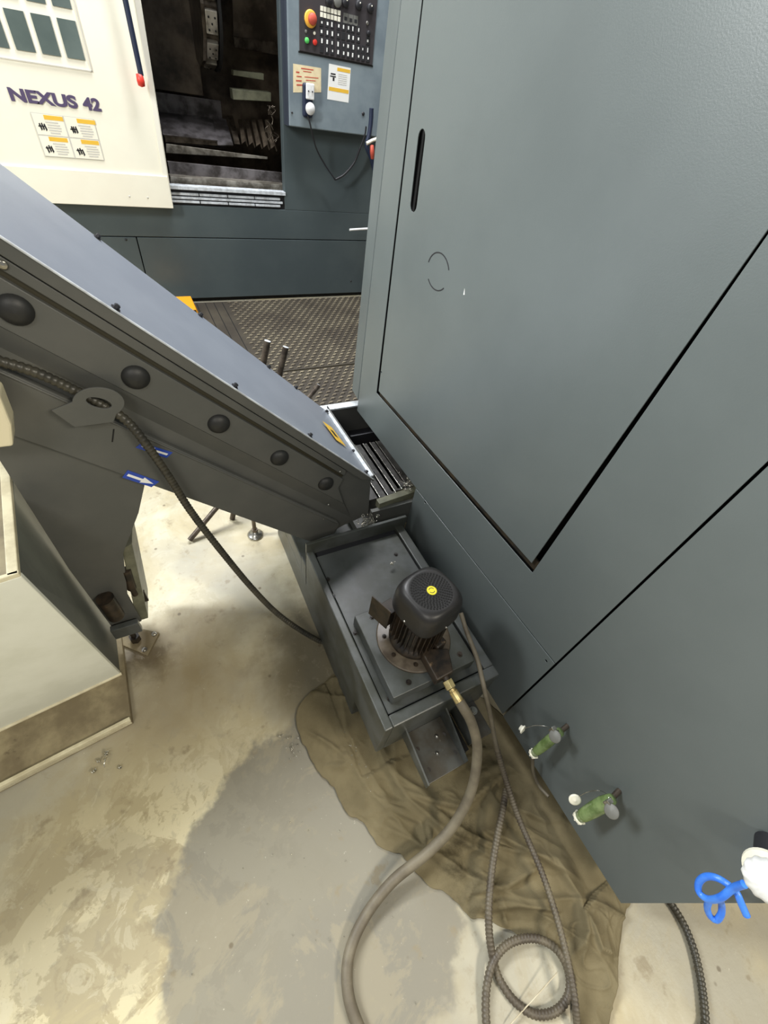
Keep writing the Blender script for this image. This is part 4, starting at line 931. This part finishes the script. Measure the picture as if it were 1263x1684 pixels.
# handset with cord
c = PY(508, 162, YC - .03)
hs = thing('hand_wheel_pendant', 'white faced handheld controller with round dial hanging on the far grey console', 'controller', (c.x, YC, c.z))
B().box((c.x - .042, YC - .035, c.z - .10), (c.x + .030, YC - .001, c.z + .075)).build('case', 'navy', hs, .014, 3)
pt, pb2 = PY(510, 137, YC - .04), PY(510, 164, YC - .04)
B().box((pt.x - .030, YC - .046, pb2.z), (pt.x + .030, YC - .034, pt.z)).build('face_plate', 'white', hs, .01, 3)
for dx in (-.014, .014): B().cyl((pt.x + dx, YC - .052, pb2.z + .042), (pt.x + dx, YC - .046, pb2.z + .042), .004).build('selector', 'dark', hs)
c3 = PY(510.5, 179, YC - .04); B().lathe(c3 + Vector((0, .02, 0)), (0, -1, 0), [(.034, 0), (.034, .02), (.030, .026), (0, .027)], 32).build('dial', 'white', hs)
cd = [(506, 190), (510, 204), (514, 222), (521, 246), (534, 270), (549, 292), (552, 295), (566, 287), (582, 268), (592, 244), (600, 222), (602, 208)]
co = B().tube([PY(x, y, YC - .035 + .06 * min(1, max(0, (y - 210) / 60))) for x, y in cd], .0055, 8, .006)
co.tube([PY(x, y, YC + .025 - .0) for x, y in ((552, 295), (566, 287), (582, 268), (592, 244))], .0085, 8, .006)
tag(co.build('pendant_cord', 'dark'), 'black cord drooping below the far console from the white controller', 'cord')
# things beside the console
hz = B().tube([PY(x + 5, y, 3.86) for x, y in ((606, 178), (605, 200), (602, 222), (598, 240), (606, 262), (612, 290), (612, 330), (606, 352), (604, 372))], .016, 10, .02)
tag(hz.build('air_hose', 'navy'), 'dark navy air hose hanging between the console and the right machine', 'hose')
t = B().tube([PY(575, 378, 3.84), PY(590, 377, 3.84), PY(625, 375, 3.84)], .0085, 12, .05)
tag(t.build('grab_handle', 'white'), 'white rod sticking out beside the right machine above the far base panel', 'rod')
t = B().tube([PY(603, 236, 3.80), PY(612, 231, 3.80), PY(640, 222, 3.80)], .011, 12, .05)
tag(t.build('air_gun_nozzle', 'cap_white'), 'pale nozzle tube poking out under the console beside the right machine', 'nozzle')
b = B(); b.lathe(PY(612, 250, 3.80), (.2, 0, -1), [(0, -.045), (.014, -.04), (.017, 0), (.013, .04), (0, .045)], 16)
tag(b.build('red_trigger', 'redsoft'), 'small red grip below the pale nozzle beside the right machine', 'grip')

# orange block and floor mats
q0 = PY(276, 488, 3.82); q1 = PY(319, 490, 3.82)
ob = thing('orange_stop', 'folded orange metal bracket at the foot of the far machine', 'bracket', (q1.x - .05, 3.8, 0))
a0, a1 = Vector((q1.x - .26, 3.82, 0)), Vector((q1.x, 3.82, 0)); hh = q1.z
B().box((a0.x, 3.60, hh - .006), (a1.x - .02, 3.86, hh)).build('top_plate', 'orange', ob, .002)
B().hexa([Vector((a1.x - .02, 3.60, hh)), Vector((a1.x - .02, 3.86, hh)), Vector((a1.x + .012, 3.86, 0.008)), Vector((a1.x + .012, 3.60, .008))], [Vector((a1.x - .026, 3.60, hh - .004)), Vector((a1.x - .026, 3.86, hh - .004)), Vector((a1.x + .006, 3.86, .008)), Vector((a1.x + .006, 3.60, .008))]).build('side_plate', 'orange', ob, .001)
B().box((a0.x, 3.60, 0.008), (a0.x + .006, 3.86, hh)).build('side_plate', 'orange', ob, .001)
def floormat(x0, x1, y0, y1, lab, seed):
    t = thing('floor_mat', lab, 'mat', ((x0 + x1) / 2, (y0 + y1) / 2, 0), None)
    B().box((x0, y0, 0), (x1, y1, .014)).build('base_sheet', 'mat', t, .004)
    b = B(); dy = .042; dx = .060; r_ = 0; y = y0 + .02
    while y < y1 - .02:
        x = x0 + .02 + (dx / 2 if r_ % 2 else 0)
        while x < x1 - .02:
            # crescent tread: a small arched hoop
            if not (x < x0 + .30 and y0 > 2.7):
                pts = []
                for k in range(4):
                    a_ = math.pi * k / 3; pts.append((x + math.cos(a_) * .019, math.sin(a_) * .013))
                vs = []
                for (px_, pz_) in pts: vs += [(px_, y - .004, .013 + pz_), (px_, y + .004, .013 + pz_)]
                b.add(vs, [(2 * k, 2 * k + 1, 2 * k + 3, 2 * k + 2) for k in range(3)])
                b.add([(x - .010, y + .006, .0142), (x + .010, y + .006, .0142), (x + .010, y + .014, .0142), (x - .010, y + .014, .0142)], [(0, 1, 2, 3)])
            x += dx
        y += dy; r_ += 1
    b.build('tread_hoops', 'matbump', t, kind='stuff')
    if y0 > 2.7:
        for k in range(4): B().box((x0 + .05 + k * .07, y0 + .01, .0138), (x0 + .056 + k * .07, y1 - .02, .0152)).build('smooth_groove', 'black', t)
floormat(.34, 2.3, 2.745, 3.985, 'ribbed anti-slip mat against the far machine with bumps worn and oily', 1)
floormat(.34, 2.3, 1.75, 2.725, 'ribbed anti-slip mat nearer the conveyor, before the dark joint', 2)
